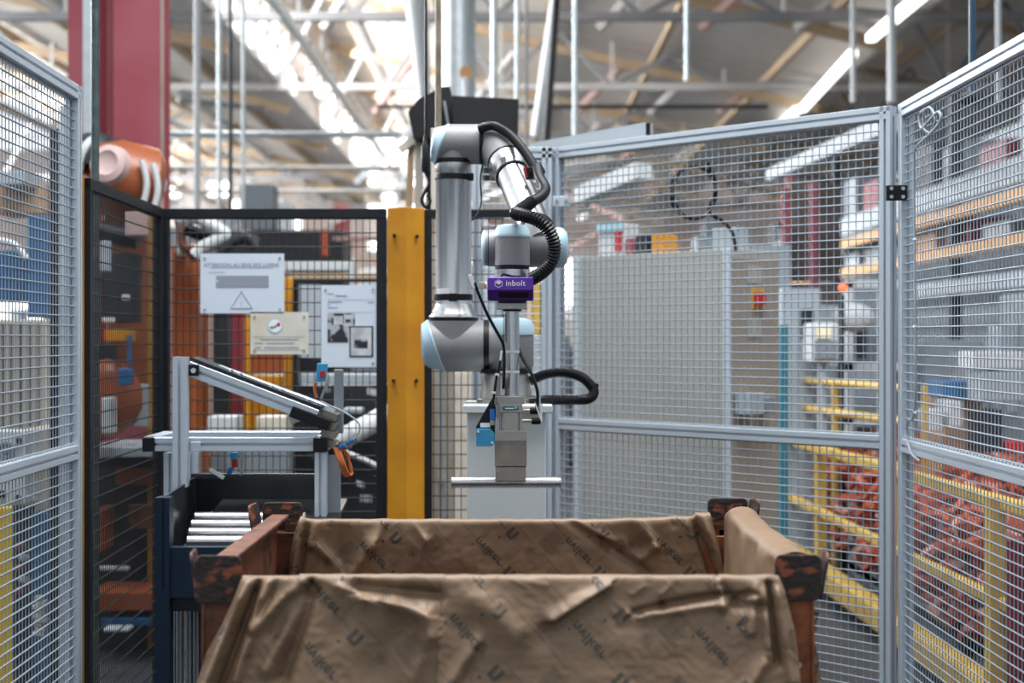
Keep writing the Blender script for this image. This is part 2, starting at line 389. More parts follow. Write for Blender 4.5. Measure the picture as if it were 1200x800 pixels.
def dark_panel(a, b, name, label, ztop, group=None, fw=.035, post_a=True, post_b=True, sv=.0528):
    a = Vector((a[0], a[1], 0)); b = Vector((b[0], b[1], 0)); d = (b-a).normalized(); t = thing(name, label, 'fence', a, group); L = (b-a).length
    sd = d.cross(Vector((0, 0, 1)))
    if post_a: MB().bar(a+d*fw/2+Vector((0, 0, .05)), a+d*fw/2+Vector((0, 0, ztop)), fw, fw, up=sd).build('post', M['dframe'], t, bevel=.002)
    if post_b: MB().bar(b-d*fw/2+Vector((0, 0, .05)), b-d*fw/2+Vector((0, 0, ztop)), fw, fw, up=sd).build('post', M['dframe'], t, bevel=.002)
    MB().bar(a+Vector((0, 0, ztop-fw/2+.001)), b+Vector((0, 0, ztop-fw/2+.001)), fw+.002, fw).build('top_rail', M['dframe'], t, bevel=.002)
    MB().bar(a+Vector((0, 0, .08)), b+Vector((0, 0, .08)), fw, fw).build('bottom_rail', M['dframe'], t)
    m = MB(); wires(m, a+d*fw+Vector((0, 0, .1)), d, (0, 0, 1), L-2*fw, ztop-fw-.1, .0262, sv, .0019); m.build('wire_mesh', M['dwire'], t, smooth=True, kind='stuff')
    return t
ZT, ZM = 2.235, 1.165
g = 'silver mesh guard panels around the cell'
P1 = (.2, 5.66); P2 = (1.215, 4.62); P3 = (1.262, 2.9)
alu_panel((-.156, 5.64), (.155, 5.64), 'mesh_panel', 'narrow silver mesh panel behind the robot arm', ZT, ZM, g)
gate = alu_panel((.165, 5.66), P2, 'mesh_panel', 'wide angled silver mesh panel in front of the grey cabinet', ZT, ZM, g)
rp = alu_panel((1.243, 4.60), P3, 'mesh_panel', 'silver mesh panel along the right side, carrying the grey cable', ZT, ZM-.005, g)
lp = alu_panel((-1.245, 2.85), (-1.285, 4.27), 'mesh_panel', 'silver mesh panel along the left side of the cell', ZT, ZM, g, su=.0275)
# joining plates between panels
t = MB(); c = P(1050.5, 226, 4.55); t.obox(c, (.032, -.006, 0), (.0, .006, 0), (0, 0, .024)); o = t.build('hinge', M['black'], None, bevel=.002)
o = tag(o, 'black four-screw hinge joining the two silver posts on the right', 'hinge')
for dx, dz in ((-.018, .013), (.018, .013), (-.018, -.013), (.018, -.013)):
    MB().cyl(c+Vector((dx, -.006, dz)), c+Vector((dx, -.012, dz)), .006, 12).build('screw', M['steel'], o, smooth=True)
c = P(658, 236, 5.6); o = MB().obox(c, (.034, 0, 0), (0, .005, 0), (0, 0, .02)).build('bracket', M['alu'], None, bevel=.002)
tag(o, 'silver two-screw plate joining posts behind the robot wrist', 'bracket')
for dx in (-.018, .018): MB().cyl(c+Vector((dx, -.005, 0)), c+Vector((dx, -.009, 0)), .007, 12).build('screw', M['steel2'], o, smooth=True)
# pale slab lying behind the top rail
pa = Vector((.07, 5.9, 0)); pb = Vector((.51, 5.55, 0))
o = MB().add([P(622, 168, 5.85), P(757, 143, 5.35), P(757, 165, 5.35), P(622, 190, 5.85)], [(0, 1, 2, 3)])
m = MB(); q = [P(620, 168, 5.85), P(757, 143, 5.38), P(757, 168, 5.38), P(620, 192, 5.85)]; dv = Vector((.03, .035, 0))
m.add(q+[x+dv for x in q], [(0, 1, 2, 3), (4, 7, 6, 5), (0, 4, 5, 1), (1, 5, 6, 2), (2, 6, 7, 3), (3, 7, 4, 0)])
sl = tag(m.build('cover_panel', M['lgrey']), 'flat blue-grey cover panel lying along the outer top rail', 'panel')
MB().pbox(757, 762, 144, 157, 5.37, .03).build('end_cap', M['black'], sl)
# cable tray for fixed cable on the right fence
t = thing('signal_cable', 'pale grey cable tied in a loop at the top of the right silver post', 'cable', P(1080, 520, 4.5))
def PX(px, py): return P(px, py, 1.216*F/(px-600))
pts = [PX(*q) for q in ((1078, 540), (1068, 531), (1063, 512), (1064, 494), (1072, 479), (1073, 380), (1071.5, 260), (1071, 190), (1074, 172), (1088, 158), (1096, 140), (1090, 126), (1083, 132), (1083, 150), (1090, 156))]
MB().path(smoothpts(pts), .0036, 8).build('sheath', M['cablegrey'], t, smooth=True)
MB().path(smoothpts([PX(*q) for q in ((1089, 158), (1102, 142), (1100, 131), (1090, 140), (1080, 150), (1078, 135), (1085, 127))]), .0045, 8).build('loop', M['cablegrey'], t, smooth=True)
for py in (280, 382, 483): MB().obox(PX(1072, py), (.002, 0, 0), (0, .014, 0), (0, 0, .003)).build('cable_tie', M['white'], t)
# ------------------------------------------------------------ left dark fence and yellow posts
YB = 5.5
XA, XB = P(92, 0, 4.38).x, P(190, 0, YB).x
ap = MB().pbox(88, 95.5, 204, 870, 4.36, .03)
tag(ap.build('fence_post', M['ochre'], bevel=.002), 'narrow ochre post beside the left silver panel', 'post')
dark_panel((P(99, 0, 4.42).x, 4.42), (P(188, 0, YB).x-.0, YB-.02), 'mesh_panel', 'black mesh panel receding along the left side', 1.985, 'black mesh guard panels', sv=.0528)
bp = dark_panel((P(187, 0, YB).x, YB), (P(453, 0, YB).x, YB), 'mesh_panel', 'black mesh panel carrying the three paper notices', 1.985, 'black mesh guard panels', fw=.037)
dark_panel((P(497, 0, YB+.03).x, YB+.03), (P(600, 0, YB+.03).x, YB+.03), 'mesh_panel', 'black mesh panel behind the robot pedestal', 1.985, 'black mesh guard panels', fw=.03, post_b=False)
# yellow box post: obtuse front corner
x0, xm, x1 = P(453, 0, YB-.06).x, P(477, 0, YB-.06).x, P(496, 0, YB-.06).x
yp = MB(); poly = [(x0, YB-.03), (xm, YB-.06), (x1, YB-.0), (x1, YB+.08), (x0, YB+.08)]
yp.add([(a, b, 0) for a, b in poly]+[(a, b, P(0, 244, YB).z) for a, b in poly], [(4, 3, 2, 1, 0), (5, 6, 7, 8, 9)]+[(i, (i+1) % 5, 5+(i+1) % 5, 5+i) for i in range(5)])
ypo = tag(yp.build('guard_post', M['yellow'], bevel=.003), 'thick yellow angled guard post at the end of the black mesh', 'post')
for px, py in ((462, 276), (489, 277), (461, 446), (488, 446)):
    MB().cyl(P(px, py, YB-.04+(.0 if px < 477 else .012)), P(px, py, YB-.07+(.0 if px < 477 else .03)), .007, 12).build('bolt', M['black'], ypo, smooth=True)
# white and galvanised pipes beyond it
for px0, px1, lb in ((505, 513.5, 'cream column stained brown left of the thin galvanised pipe'), (521.5, 531.5, 'cream column stained brown right of the thin galvanised pipe')):
    tag(MB().pbox(px0, px1, 150, 900, 5.75, .06).build('cream_post', M['cream'], bevel=.004), lb, 'post')
c = thing('conduit_pipe', 'green-grey vertical pipe with a coupling between two cream columns', 'pipe', P(517.5, 760, 5.65))
MB().cyl(P(517.5, 900, 5.68), P(517.5, 430, 5.68), .0125, 14).build('tube', M['galv'], c, smooth=True)
MB().cyl(P(517.5, 567, 5.68), P(517.5, 557, 5.68), .018, 14).build('coupling', M['galv'], c, smooth=True)
rp2 = thing('overhead_pipe', 'rusty galvanised pipe dropping from the roof behind the elbow', 'pipe', P(513.5, 150, 5.3))
MB().cyl(P(514.3, -500, 5.3), P(513.5, 200, 5.3), .0115, 14).build('tube', M['rust'], rp2, smooth=True)
pc = thing('pendant_cable', 'black hanging cable ending in a plug and coiled hook', 'cable', P(499, 230, 5.1))
MB().cyl(P(499, -500, 5.1), P(499, 170, 5.1), .0048, 8).build('cord', M['black'], pc, smooth=True)
MB().lathe(P(498.5, 202, 5.1), (0, 0, 1), [(0, .013), (.02, .016), (.09, .015), (.1, .009), (.13, .006)], 14).build('plug', M['black'], pc, smooth=True)
MB().path(smoothpts([P(498, 200, 5.1), P(503, 214, 5.1), P(498, 225, 5.1), P(494, 234, 5.1), P(499, 243, 5.1), P(504, 236, 5.1), P(501, 228, 5.1)]), .006, 8).build('hook', M['black'], pc, smooth=True)
# conduits crossing in front of the maroon column
tag(MB().cyl(P(111.5, -500, 5.2), P(111.5, 880, 5.2), .0145, 16).build('dark_pipe', M['pdark'], smooth=True), 'dark round pipe running floor to roof behind the black mesh', 'pipe')
tag(MB().pbox(97, 108, -300, 166, 8.6, .05).build('cable_duct', M['galv']), 'pale galvanised duct on the maroon column', 'duct')
tag(MB().cyl(P(1139.5, -400, 5.0), P(1139.5, 118, 5.0), .0125, 14).build('blue_pipe', M['bpipe'], smooth=True), 'dark blue vertical pipe rising above the right mesh panel', 'pipe')
tag(MB().sphere(P(1137, 115, 5.0), .045, 12, (1, .5, .6)).build('pipe_clamp', M['black'], smooth=True), 'black clamp at the foot of the dark blue pipe', 'clamp')
# ------------------------------------------------------------ notices on the mesh
YS = YB-.012
def sheet(name, label, px0, px1, py0, py1, m):
    a = P(px0, py1, YS); b = P(px1, py0, YS); o = MB().box(a.x, b.x, YS-.001, YS+.0015, a.z, b.z).build(name, m); tag(o, label, 'sign')
    pn = MB()
    for x, y in ((px0+5, py0+5), (px1-5, py0+5), (px0+5, py1-5), (px1-5, py1-5)): pn.cyl(P(x, y, YS-.001), P(x, y, YS-.005), .004, 8)
    pn.build('pin', M['brass'], o); return o
def ink(mb, px0, px1, py0, py1, e=.0022): a = P(px0, py1, YS); b = P(px1, py0, YS); return mb.add([(a.x, YS-e, a.z), (b.x, YS-e, a.z), (b.x, YS-e, b.z), (a.x, YS-e, b.z)], [(0, 1, 2, 3)])
s1 = sheet('paper_notice', 'large pale notice with a grey bar and warning triangle', 235, 333, 297, 367, M['paperw'])
m = MB(); flat_text(m, 'ATTENTION AU SENS DES LOPINS', .0185, P(283, 310.5, YS-.0024), (1, 0, 0), (0, 0, 1), .0003); ink(m, 247, 320.5, 313.2, 313.8); ink(m, 244, 264, 318.8, 319.4); m.build('lettering', M['graybar'], s1)
m = MB(); ink(m, 253.5, 315, 323, 336.5); m.build('grey_bar', M['graybar'], s1)
m = MB(); ink(m, 254, 256, 328.5, 330, .0026); m.build('arrow_mark', M['white'], s1)
m = MB(); A, B, C = P(283, 341, YS), P(296, 361, YS), P(270.5, 361, YS)
for p, q in ((A, B), (B, C), (C, A)): m.bar(p+Vector((0, -.002, 0)), q+Vector((0, -.002, 0)), .0012, .0018, up=(0, 1, 0))
ink(m, 282.6, 283.4, 353.5, 357.5); ink(m, 282.6, 283.4, 358.3, 359.3); m.build('warning_triangle', M['graybar'], s1)
s2 = sheet('paper_notice', 'small yellowed notice with a round coloured emblem', 293.5, 361.5, 365.5, 415, M['paperc'])
cc = P(322.5, 381.5, YS)
m = MB(); m.add([cc+Vector((.031*math.cos(math.radians(22.5+45*i)), -.0022, .031*math.sin(math.radians(22.5+45*i)))) for i in range(8)], [tuple(range(8))]); m.build('emblem', M['lblue'], s2)
m = MB(); m.add([cc+Vector((.026*math.cos(math.radians(22.5+45*i)), -.0025, .026*math.sin(math.radians(22.5+45*i)))) for i in range(8)], [tuple(range(8))]); m.build('emblem_field', M['white'], s2)
m = MB(); m.sphere(cc+Vector((-.011, -.002, -.007)), .009, 10, (1.2, .15, .7)); m.build('green_figure', M['green'], s2)
m = MB(); m.sphere(cc+Vector((.013, -.002, .004)), .009, 10, (.9, .15, 1)); m.build('red_figure', M['redp'], s2)
m = MB(); m.sphere(cc+Vector((.002, -.002, -.003)), .006, 10, (1, .15, 1.2)); m.build('blue_figure', M['cblue'], s2)
m = MB()
for px0, px1, py in ((305, 350, 397), (298, 308, 401.5), (312, 345, 401.5), (298, 306, 406.5), (310, 350, 406.5)): ink(m, px0, px1, py, py+1.1)
for a_ in ((297, 357, 394.2, 394.8), (297, 357, 409.6, 410.2)): ink(m, *a_)
m.build('lettering', M['graybar'], s2)
s3 = sheet('paper_notice', 'tall white notice with dark photographs beside the yellow post', 376.5, 442, 334, 430, M['paperw'])
m = MB()
for q in ((393, 407, 346, 347.4), (384, 391, 343.5, 344.5), (384, 401, 353, 354.2), (431, 438, 353.5, 354.5), (384, 438, 350.8, 351.2), (384, 396, 360, 361), (384, 438, 365.5, 365.9), (384, 387, 356.5, 357.5)): ink(m, *q)
m.build('lettering', M['graybar'], s3)
m = MB(); ink(m, 384, 416, 367, 384).build('photograph', M['photo'], s3); m = MB(); ink(m, 384, 408, 384, 401).build('photograph', M['photo'], s3)
m = MB(); ink(m, 391, 402, 370, 380, .0026); ink(m, 403, 414, 368.5, 382, .0026); m.build('pale_inset', M['photo2'], s3)
m = MB(); ink(m, 405, 412, 374, 379, .0029); m.build('dark_inset', M['photo'], s3)
m = MB(); ink(m, 409.5, 437.5, 382, 418, .0028); m.build('photograph', M['black'], s3); m = MB(); ink(m, 411, 435.5, 383.5, 416.5, .0031); m.build('photograph', M['photo2'], s3)
m = MB(); ink(m, 415, 431, 397, 408, .0034); m.build('photograph', M['photo'], s3)
# ------------------------------------------------------------ stacking bin
bn = thing('metal_bin', 'rusty orange steel stacking bin lined with brown paper', 'bin', (0, 3.2, 0))
YF, YR = 2.82, 3.62
def corner(px0, px1, py0, py1, Y, side, back):
    """flared corner plate: front plate with a return along the bin side, post below"""
    a = P(px0, py1, Y); b = P(px1, py0, Y); W, H = b.x-a.x, b.z-a.z; dy = -1 if back else 1
    m = MB(); m.plate(rrect(0, W, 0, H, .014), (a.x, Y, a.z), (1, 0, 0), (0, 0, 1), .006)
    xo = a.x if side < 0 else b.x                      # outer edge
    m.add([], [])
    rr = rrect(0, .085, 0, H+.002, .016)
    m.plate(rr, (xo-(.003 if side > 0 else -.003), Y if dy > 0 else Y-.006, a.z), (side*.10, dy, 0), (side*.16, 0, 1), .006)
    o = m.build('corner_plate', M['bin2'], bn, bevel=.0025)
    p = MB(); zx = a.z+.006; x0 = xo-side*.012; x1 = x0-side*.062
    p.box(min(x0, x1), max(x0, x1), Y+.006*dy if dy > 0 else Y-.012, Y+.012*dy if dy > 0 else Y-.006, 0.02, zx)
    p.box(min(x0, x0-side*.006), max(x0, x0-side*.006), min(Y, Y+.07*dy), max(Y, Y+.07*dy), .02, zx+.03)
    p.build('corner_post', M['bin'] if side < 0 else M['binor'], bn, bevel=.002)
corner(228.5, 283, 650, 707, YF, -1, False); corner(907.5, 962, 649, 703.5, YF, 1, False)
corner(308, 355, 588, 624, YR, -1, True); corner(829, 876, 583, 622, YR, 1, True)
xl, xr = -.585, .575
zt = 1.058
for sd, x in ((-1, xl), (1, xr)):
    m = MB(); m.box(x-.004, x+.004, YF+.03, YR-.02, .35, zt)
    m.obox((x+.012*-sd, (YF+YR)/2, zt), (.022, 0, 0), (0, (YR-YF)/2-.03, 0), (0, 0, .004))
    m.box(x-.02, x+.02, YF+.03, YR-.02, .60, .64)
    m.build('side_wall', M['bin'], bn, bevel=.002)
# channel gusset at back left (visible inside face)
m = MB().box(xl, xl+.12, YR-.03, YR-.022, .8, P(0, 622, YR).z).build('gusset', M['bin'], bn, bevel=.002)
MB().box(xr-.16, xr-.004, YR-.03, YR-.022, .6, P(0, 626, YR).z).build('gusset', M['binor'], bn, bevel=.002)
MB().box(xl+.02, xr-.02, YF+.035, YF+.043, .35, 1.03).build('front_wall', M['bin'], bn)
MB().box(xl+.02, xr-.02, YR-.012, YR-.004, .35, 1.035).build('back_wall', M['bin'], bn)
MB().box(xl, xr, YF+.01, YR-.01, .33, .36).build('bin_floor', M['bin'], bn)
for x in (xl-.01, xr-.04):
    for y in (YF+.01, YR-.06): MB().box(x, x+.05, y, y+.05, 0, .34).build('foot', M['bin'], bn)
m = MB().cyl(P(936, 779, YF-.001), P(936, 779, YF-.01), .006, 10).build('bolt', M['steel2'], bn)
MB().box(.30*-1-.0, -.2, YF+.0, YF+.0001, .9, .9001)
# ------------------------------------------------------------ brown packing paper sheets
def seg_d(x, y, s):
    x0, y0, x1, y1 = s; dx, dy = x1-x0, y1-y0; L2 = dx*dx+dy*dy; t = ((x-x0)*dx+(y-y0)*dy)/L2; tc = max(0, min(1, t))
    px, py = x0+tc*dx, y0+tc*dy; d = math.hypot(x-px, y-py); sgn = (x-x0)*dy-(y-y0)*dx
    return d, (1 if sgn > 0 else -1), t
def relief(x, y, feats):
    h = 0
    for s, amp, wl, wr in feats:
        d, sg, t = seg_d(x, y, s); ww = wl if sg > 0 else wr
        if d < 3.2*ww: h += amp*math.exp(-(d/ww)**2*1.2) if min(wl, wr) > 3.5 else amp*math.exp(-(d/ww)*1.1)
    return h
FF = [((290, 682, 246, 800), .020, 5, 5), ((303, 682, 262, 800), -.022, 5, 5), ((314, 680, 282, 790), .016, 7, 5), ((325, 680, 296, 740), -.010, 5, 5),
      ((352, 681, 300, 732), .014, 9, 7), ((338, 700, 322, 742), -.008, 8, 8), ((358, 706, 318, 778), .012, 12, 9), ((366, 690, 335, 790), -.024, 9, 15),
      ((363, 676, 366, 694), -.012, 4, 4), ((386, 676, 402, 686), .006, 5, 8),
      ((398, 684, 430, 698), .014, 3, 9), ((430, 698, 462, 702), .014, 3, 12), ((462, 702, 502, 716), .012, 4, 14),
      ((420, 686, 514, 696), -.014, 8, 9), ((502, 716, 506, 740), .010, 8, 12), ((506, 740, 482, 790), .010, 14, 14), ((470, 745, 440, 780), -.008, 20, 20),
      ((714, 683, 648, 722), .020, 4, 9), ((700, 700, 640, 740), -.007, 14, 14), ((607, 738, 560, 700), .010, 20, 18), ((640, 684, 600, 676), .004, 4, 4),
      ((596, 676, 618, 687), .004, 3, 3),
      ((742, 716, 775, 708), -.010, 4, 5), ((775, 708, 838, 696), -.013, 5, 5), ((838, 696, 884, 694), -.006, 4, 4), ((750, 722, 735, 716), .006, 3, 4), ((756, 717, 850, 704), .007, 4, 6),
      ((842, 680, 846, 708), .010, 4, 8), ((846, 683, 862, 702), -.010, 3, 5), ((862, 702, 878, 692), -.008, 4, 5), ((858, 706, 892, 709), -.010, 7, 7), ((884, 684, 878, 735), .012, 6, 8),
      ((900, 683, 908, 772), -.020, 4, 4), ((909, 690, 922, 790), .012, 6, 6), ((893, 690, 896, 760), .009, 7, 5),
      ((790, 680, 775, 695), .005, 3, 4), ((755, 685, 742, 695), .005, 3, 4), ((525, 800, 560, 745), .009, 8, 8), ((548, 790, 565, 755), -.005, 5, 5),
      ((870, 800, 890, 770), .012, 8, 8), ((420, 690, 400, 740), -.005, 12, 16)]
class Sheet:
    def __init__(s, top, pyb, el, er, Y0, sgn, feats, slope, namp, seed=0, ramp=()):
        s.top, s.pyb, s.el, s.er, s.Y0, s.sgn, s.feats, s.slope, s.namp, s.seed = top, pyb, el, er, Y0, sgn, feats, slope, namp, seed
    def h(s, px, py):
        q = Vector((px*.012+s.seed, py*.016, s.seed*3.1)); t = min(1, max(0, (py-s.top(px))/22))
        n = noise.noise(q)*.010+noise.noise(q*2.7)*.0045+(abs(noise.noise(q*5.5+Vector((3, 1, 0))))-.2)*-.0036+noise.noise(q*13)*.0007
        return (n*s.namp+1.45*relief(px, py, s.feats))*(.10+.9*t)
    def pt(s, px, py, off=0):
        d = s.h(px, py)+off; drop = (py-s.top(px)); y = s.Y0-s.sgn*(d+s.slope*drop*.001)
        # around the rim
        if drop < 7: y += s.sgn*.012*(1-math.sqrt(max(0, 1-(1-max(0, drop)/7)**2)))
        return Vector(((px-600)*s.Y0/F, y, HC+(HY-py)*s.Y0/F))
    def mesh(s, nu, nv, name, parent=None):
        m = MB(); rows = []; vs = []
        for k in range(5):                       # inner lap behind the rim
            rows.append(('in', k))
        for k in range(nv+1): rows.append(('out', (k/nv)**1.08))
        for kind, t in rows:
            for i in range(nu+1):
                u = i/nu
                if kind == 'in':
                    pt0 = s.el(0)+(s.er(0)-s.el(0))*u; b = s.pt(pt0, s.top(pt0)); q = (4-t)/4; b = b+Vector((0, s.sgn*(.006+.010*q), -.0015-.14*q*q)); vs.append(b)
                else:
                    x = s.el(t)+(s.er(t)-s.el(t))*u; py = s.top(x)+(s.pyb-s.top(x))*t; vs.append(s.pt(x, py))
        n = nu+1; fs = [(r*n+i, r*n+i+1, (r+1)*n+i+1, (r+1)*n+i) for r in range(len(rows)-1) for i in range(nu)]
        return m.add(vs, fs).build(name, M['paper'], parent, smooth=False)
def jag(x, a, b): return noise.noise(Vector((x*.05, a, b)))
ftop = lambda x: 674.6+.9*jag(x, .3, 2)+(-1.0 if x > 350 else .8)+(1.2 if 838 < x < 843 else 0)
def lint(pts):
    def f(t):
        for (a, b), (c, d) in zip(pts, pts[1:]):
            if t <= c: return b+(d-b)*(t-a)/(c-a)
        return pts[-1][1]
    return f
PYB = 930
tt = lambda py: (py-675)/(PYB-675)
fsheet = Sheet(ftop, PYB, lint([(0, 284), (tt(700), 275), (tt(730), 262), (tt(760), 246), (tt(800), 234), (1, 225)]),
               lint([(0, 912), (tt(690), 918), (tt(730), 927), (tt(760), 931), (tt(800), 933), (1, 934)]), YF-.012, 1, FF, .35, .62, 1.7)
_h = fsheet.h
def h2(px, py):                                  # overlapping second sheet starts at a slightly slanted edge
    e = 521-(py-675)*.072; return _h(px, py)+(.0035+.003*math.exp(-max(0, px-e)/10) if px > e else 0)
fsheet.h = h2
def shade_smooth(o):
    me = o.data; me.polygons.foreach_set('use_smooth', [True]*len(me.polygons))
fo = fsheet.mesh(330, 120, 'packing_paper'); shade_smooth(fo)
tag(fo, 'brown printed paper sheet hanging over the front wall of the rusty bin', 'paper', 'brown paper sheets lining the bin')
BF = [((352, 612, 342, 676), .014, 4, 4), ((361, 610, 350, 676), -.014, 4, 4), ((371, 612, 362, 640), .008, 5, 5), ((372, 640, 395, 662), .008, 6, 8),
      ((449, 611, 438, 640), .009, 4, 9), ((438, 640, 412, 674), .010, 5, 12), ((397, 612, 396, 660), -.005, 8, 8), ((486, 614, 500, 632), .007, 3, 6), ((500, 632, 490, 660), .006, 3, 10),
      ((660, 606, 712, 640), -.010, 4, 6), ((712, 640, 760, 672), -.009, 6, 8), ((665, 604, 720, 635), .007, 6, 3), ((738, 610, 745, 640), -.008, 9, 8), ((752, 610, 768, 640), .010, 6, 7),
      ((768, 640, 752, 655), .007, 6, 6), ((785, 606, 790, 615), -.006, 4, 4), ((800, 604, 806, 616), .007, 3, 4), ((812, 606, 838, 676), -.018, 4, 5), ((824, 604, 846, 676), .014, 5, 4), ((828, 640, 836, 676), -.010, 3, 3),
      ((560, 608, 561, 676), .0025, 2, 30)]
btop = lambda x: 608.4+.9*jag(x, 5, 7)-max(0, (x-700))*.030+(-4 if 815 < x < 836 else 0)-(3.5*math.exp(-((x-353)/5)**2))
bsheet = Sheet(btop, 760, lint([(0, 352), (.1, 345), (.25, 340), (1, 333)]), lint([(0, 832), (.2, 842), (.45, 849), (1, 853)]), YR-.055, 1, BF, -.1, .7, 8.3)
# the back sheet is seen from inside the bin: its lap goes over the back wall
bo = bsheet.mesh(230, 60, 'packing_paper'); shade_smooth(bo)
tag(bo, 'brown printed paper sheet lining the back wall inside the bin', 'paper', 'brown paper sheets lining the bin')
# right side sheet: runs along the side wall
vs = []; nu, nv = 60, 46
for r in range(nv+1):
    for i in range(nu+1):
        u = i/nu; v = r/nv; y = YF+.06+(YR-YF-.10)*u; n1 = noise.noise(Vector((u*6, v*3, 4)))*.010+noise.noise(Vector((u*19, v*5, 2)))*.004
        ang = v*math.pi if v < .3 else None
        zr = zt+.014+noise.noise(Vector((u*4, 1, 1)))*.006+.012*math.exp(-((u-.93)/.05)**2)
        if v < .25: a = v/.25*math.pi; x = xr-.012+.038*math.cos(a)+n1*.5; z = zr-.02+.022*math.sin(a)-(0 if v > 0 else .3)
        else: q = (v-.25)/.75; x = xr-.050-q*.03+n1; z = zr-.02-q*.34
        vs.append((x, y, z))
m = MB().add(vs, [(r*(nu+1)+i, r*(nu+1)+i+1, (r+1)*(nu+1)+i+1, (r+1)*(nu+1)+i) for r in range(nv) for i in range(nu)])
so = m.build('packing_paper', M['paper']); shade_smooth(so); tag(so, 'brown paper sheet folded over the right side wall of the bin', 'paper', 'brown paper sheets lining the bin')
# scrap of paper showing outside the right front corner post
vs = []
for r in range(25):
    for i in range(9):
        v = r/24; u = i/8; py = 700+v*160; q = Vector((u*3, v*6, 5)); base = P(944+u*(5+22*min(1, v*1.3)), py, YF+.05)
        vs.append(base+Vector((noise.noise(q)*.004, noise.noise(q*2)*.012+.03*u, 0)))
o2 = MB().add(vs, [(r*9+i, r*9+i+1, r*9+i+10, r*9+i+9) for r in range(24) for i in range(8)]).build('packing_paper', M['paper']); shade_smooth(o2)
tag(o2, 'loose tail of brown paper outside the right front post of the bin', 'paper', 'brown paper sheets lining the bin')
# printing on the paper: words, n-shaped marks, fine text and rule lines, laid on the sheet surface
wv, wfc = text2d('nviker', 18.8, .35, 1.08)
nv_, nfc = text2d('n', 33, .9)
def rot(x, y, a): c, s_ = math.cos(a), math.sin(a); return x*c-y*s_, x*s_+y*c
def lay(m, S_, cx, cy, verts, faces, ang, flip, lo, hi, py_hi, sc=1.0):
    """2-D shape (y up) placed at sheet pixel (cx, cy)"""
    vs = []; ok = []
    for x, y in verts:
        if flip: y = -y
        x, y = rot(x*sc, y*sc, ang); px, py = cx+x, cy-y
        tq = max(0, (py-S_.top(px))/(S_.pyb-S_.top(px))); ok.append(S_.el(tq)+2 < px < S_.er(tq)-2 and S_.top(px)+.8 < py < py_hi)
        vs.append(S_.pt(px, max(py, S_.top(px)+.6), .0009))
    m.add(vs, [f for f in faces if all(ok[i] for i in f)])
def strip(m, S_, x0, y0, x1, y1, wd, py_hi, n=None):
    L = math.hypot(x1-x0, y1-y0); n = n or max(2, int(L/3.5)); nx, ny = -(y1-y0)/L*wd/2, (x1-x0)/L*wd/2; vs = []; ok = []
    for i in range(n+1):
        x = x0+(x1-x0)*i/n; y = y0+(y1-y0)*i/n
        for s_ in (-1, 1):
            px, py = x+nx*s_, y+ny*s_; tq = max(0, (py-S_.top(px))/(S_.pyb-S_.top(px)))
            ok.append(S_.el(tq)+1 < px < S_.er(tq)-1 and S_.top(px)+.8 < py < py_hi); vs.append(S_.pt(px, max(py, S_.top(px)+.6), .0008))
    m.add(vs, [(2*i, 2*i+1, 2*i+3, 2*i+2) for i in range(n) if ok[2*i] and ok[2*i+1] and ok[2*i+2] and ok[2*i+3]])
def circ(r, n=12): return [(r*math.cos(2*math.pi*i/n), r*math.sin(2*math.pi*i/n)) for i in range(n)]
def ring2(r, wd, n=18): return circ(r, n)+circ(r-wd, n), [(i, (i+1) % n, n+(i+1) % n, n+i) for i in range(n)]
def printing(S_, parent, ox, oy, sc, py_hi, rows, cols, e1, e2, a=-48):
    ft = MB(); A = math.radians(a); rnd = random.Random(5); w_ = .77*sc
    for r in rows:
        for c in cols:
            x = ox+e1[0]*c+e2[0]*r; y = oy+e1[1]*c+e2[1]*r; mk = MB()
            lay(mk, S_, x, y, wv, wfc, A, True, 0, 0, py_hi, sc)
            dx, dy = rot(-31*w_, -11*w_, A); lay(mk, S_, x+dx, y-dy, circ(1.5*sc), [tuple(range(12))], 0, False, 0, 0, py_hi)
            if mk.f: mk.build('printed_word', M['ink'], parent)
            mk = MB(); lx, ly = x+e1[0]*.255, y-24*sc                 # the n-shaped mark
            lay(mk, S_, lx, ly, nv_, nfc, A, True, 0, 0, py_hi, sc)
            dx, dy = rot(-10*sc, -14.5*sc, A); lay(mk, S_, lx+dx, ly-dy, circ(2.2*sc), [tuple(range(12))], 0, False, 0, 0, py_hi)
            if mk.f: mk.build('printed_mark', M['ink'], parent)
            cv, cf = ring2(6.5*sc, .9*sc); lay(ft, S_, x+e1[0]*.47, y-2*sc, cv, cf, 0, False, 0, 0, py_hi)
            cv, cf = ring2(3.4*sc, .9*sc); lay(ft, S_, x+e1[0]*.47, y-2*sc, cv, cf, 0, False, 0, 0, py_hi)
            lay(ft, S_, x+e1[0]*.47, y-2*sc, *text2d('B', 7*sc, .3), A, True, 0, 0, py_hi)
            bx, by = x+e1[0]*.66, y-24*sc                  # block of fine text lines
            ca, sa = math.cos(A), -math.sin(A)
            for k in range(13):
                qx, qy = bx+k*2.6*sc*sa-14*sc, by-k*2.6*sc*ca*.95+12*sc; L = (18+rnd.random()*14)*sc; t0 = 0
                while t0 < L:
                    g_ = (2.5+rnd.random()*5)*sc; t1 = min(L, t0+g_); strip(ft, S_, qx+t0*ca, qy+t0*sa, qx+t1*ca, qy+t1*sa, .95*sc, py_hi, 2); t0 = t1+.8*sc
            strip(ft, S_, x-e1[0]*.05-34*sc, y-46*sc, x-e1[0]*.05+44*sc, y+42*sc, .55, py_hi)      # rule lines
            strip(ft, S_, x+e1[0]*.5-30*sc, y-46*sc, x+e1[0]*.5+48*sc, y+42*sc, .5, py_hi)
            strip(ft, S_, x+2*sc+18*sc, y+22*sc, x+46*sc, y-2*sc, .5, py_hi)
    ft.build('fine_print', M['inkl'], parent)
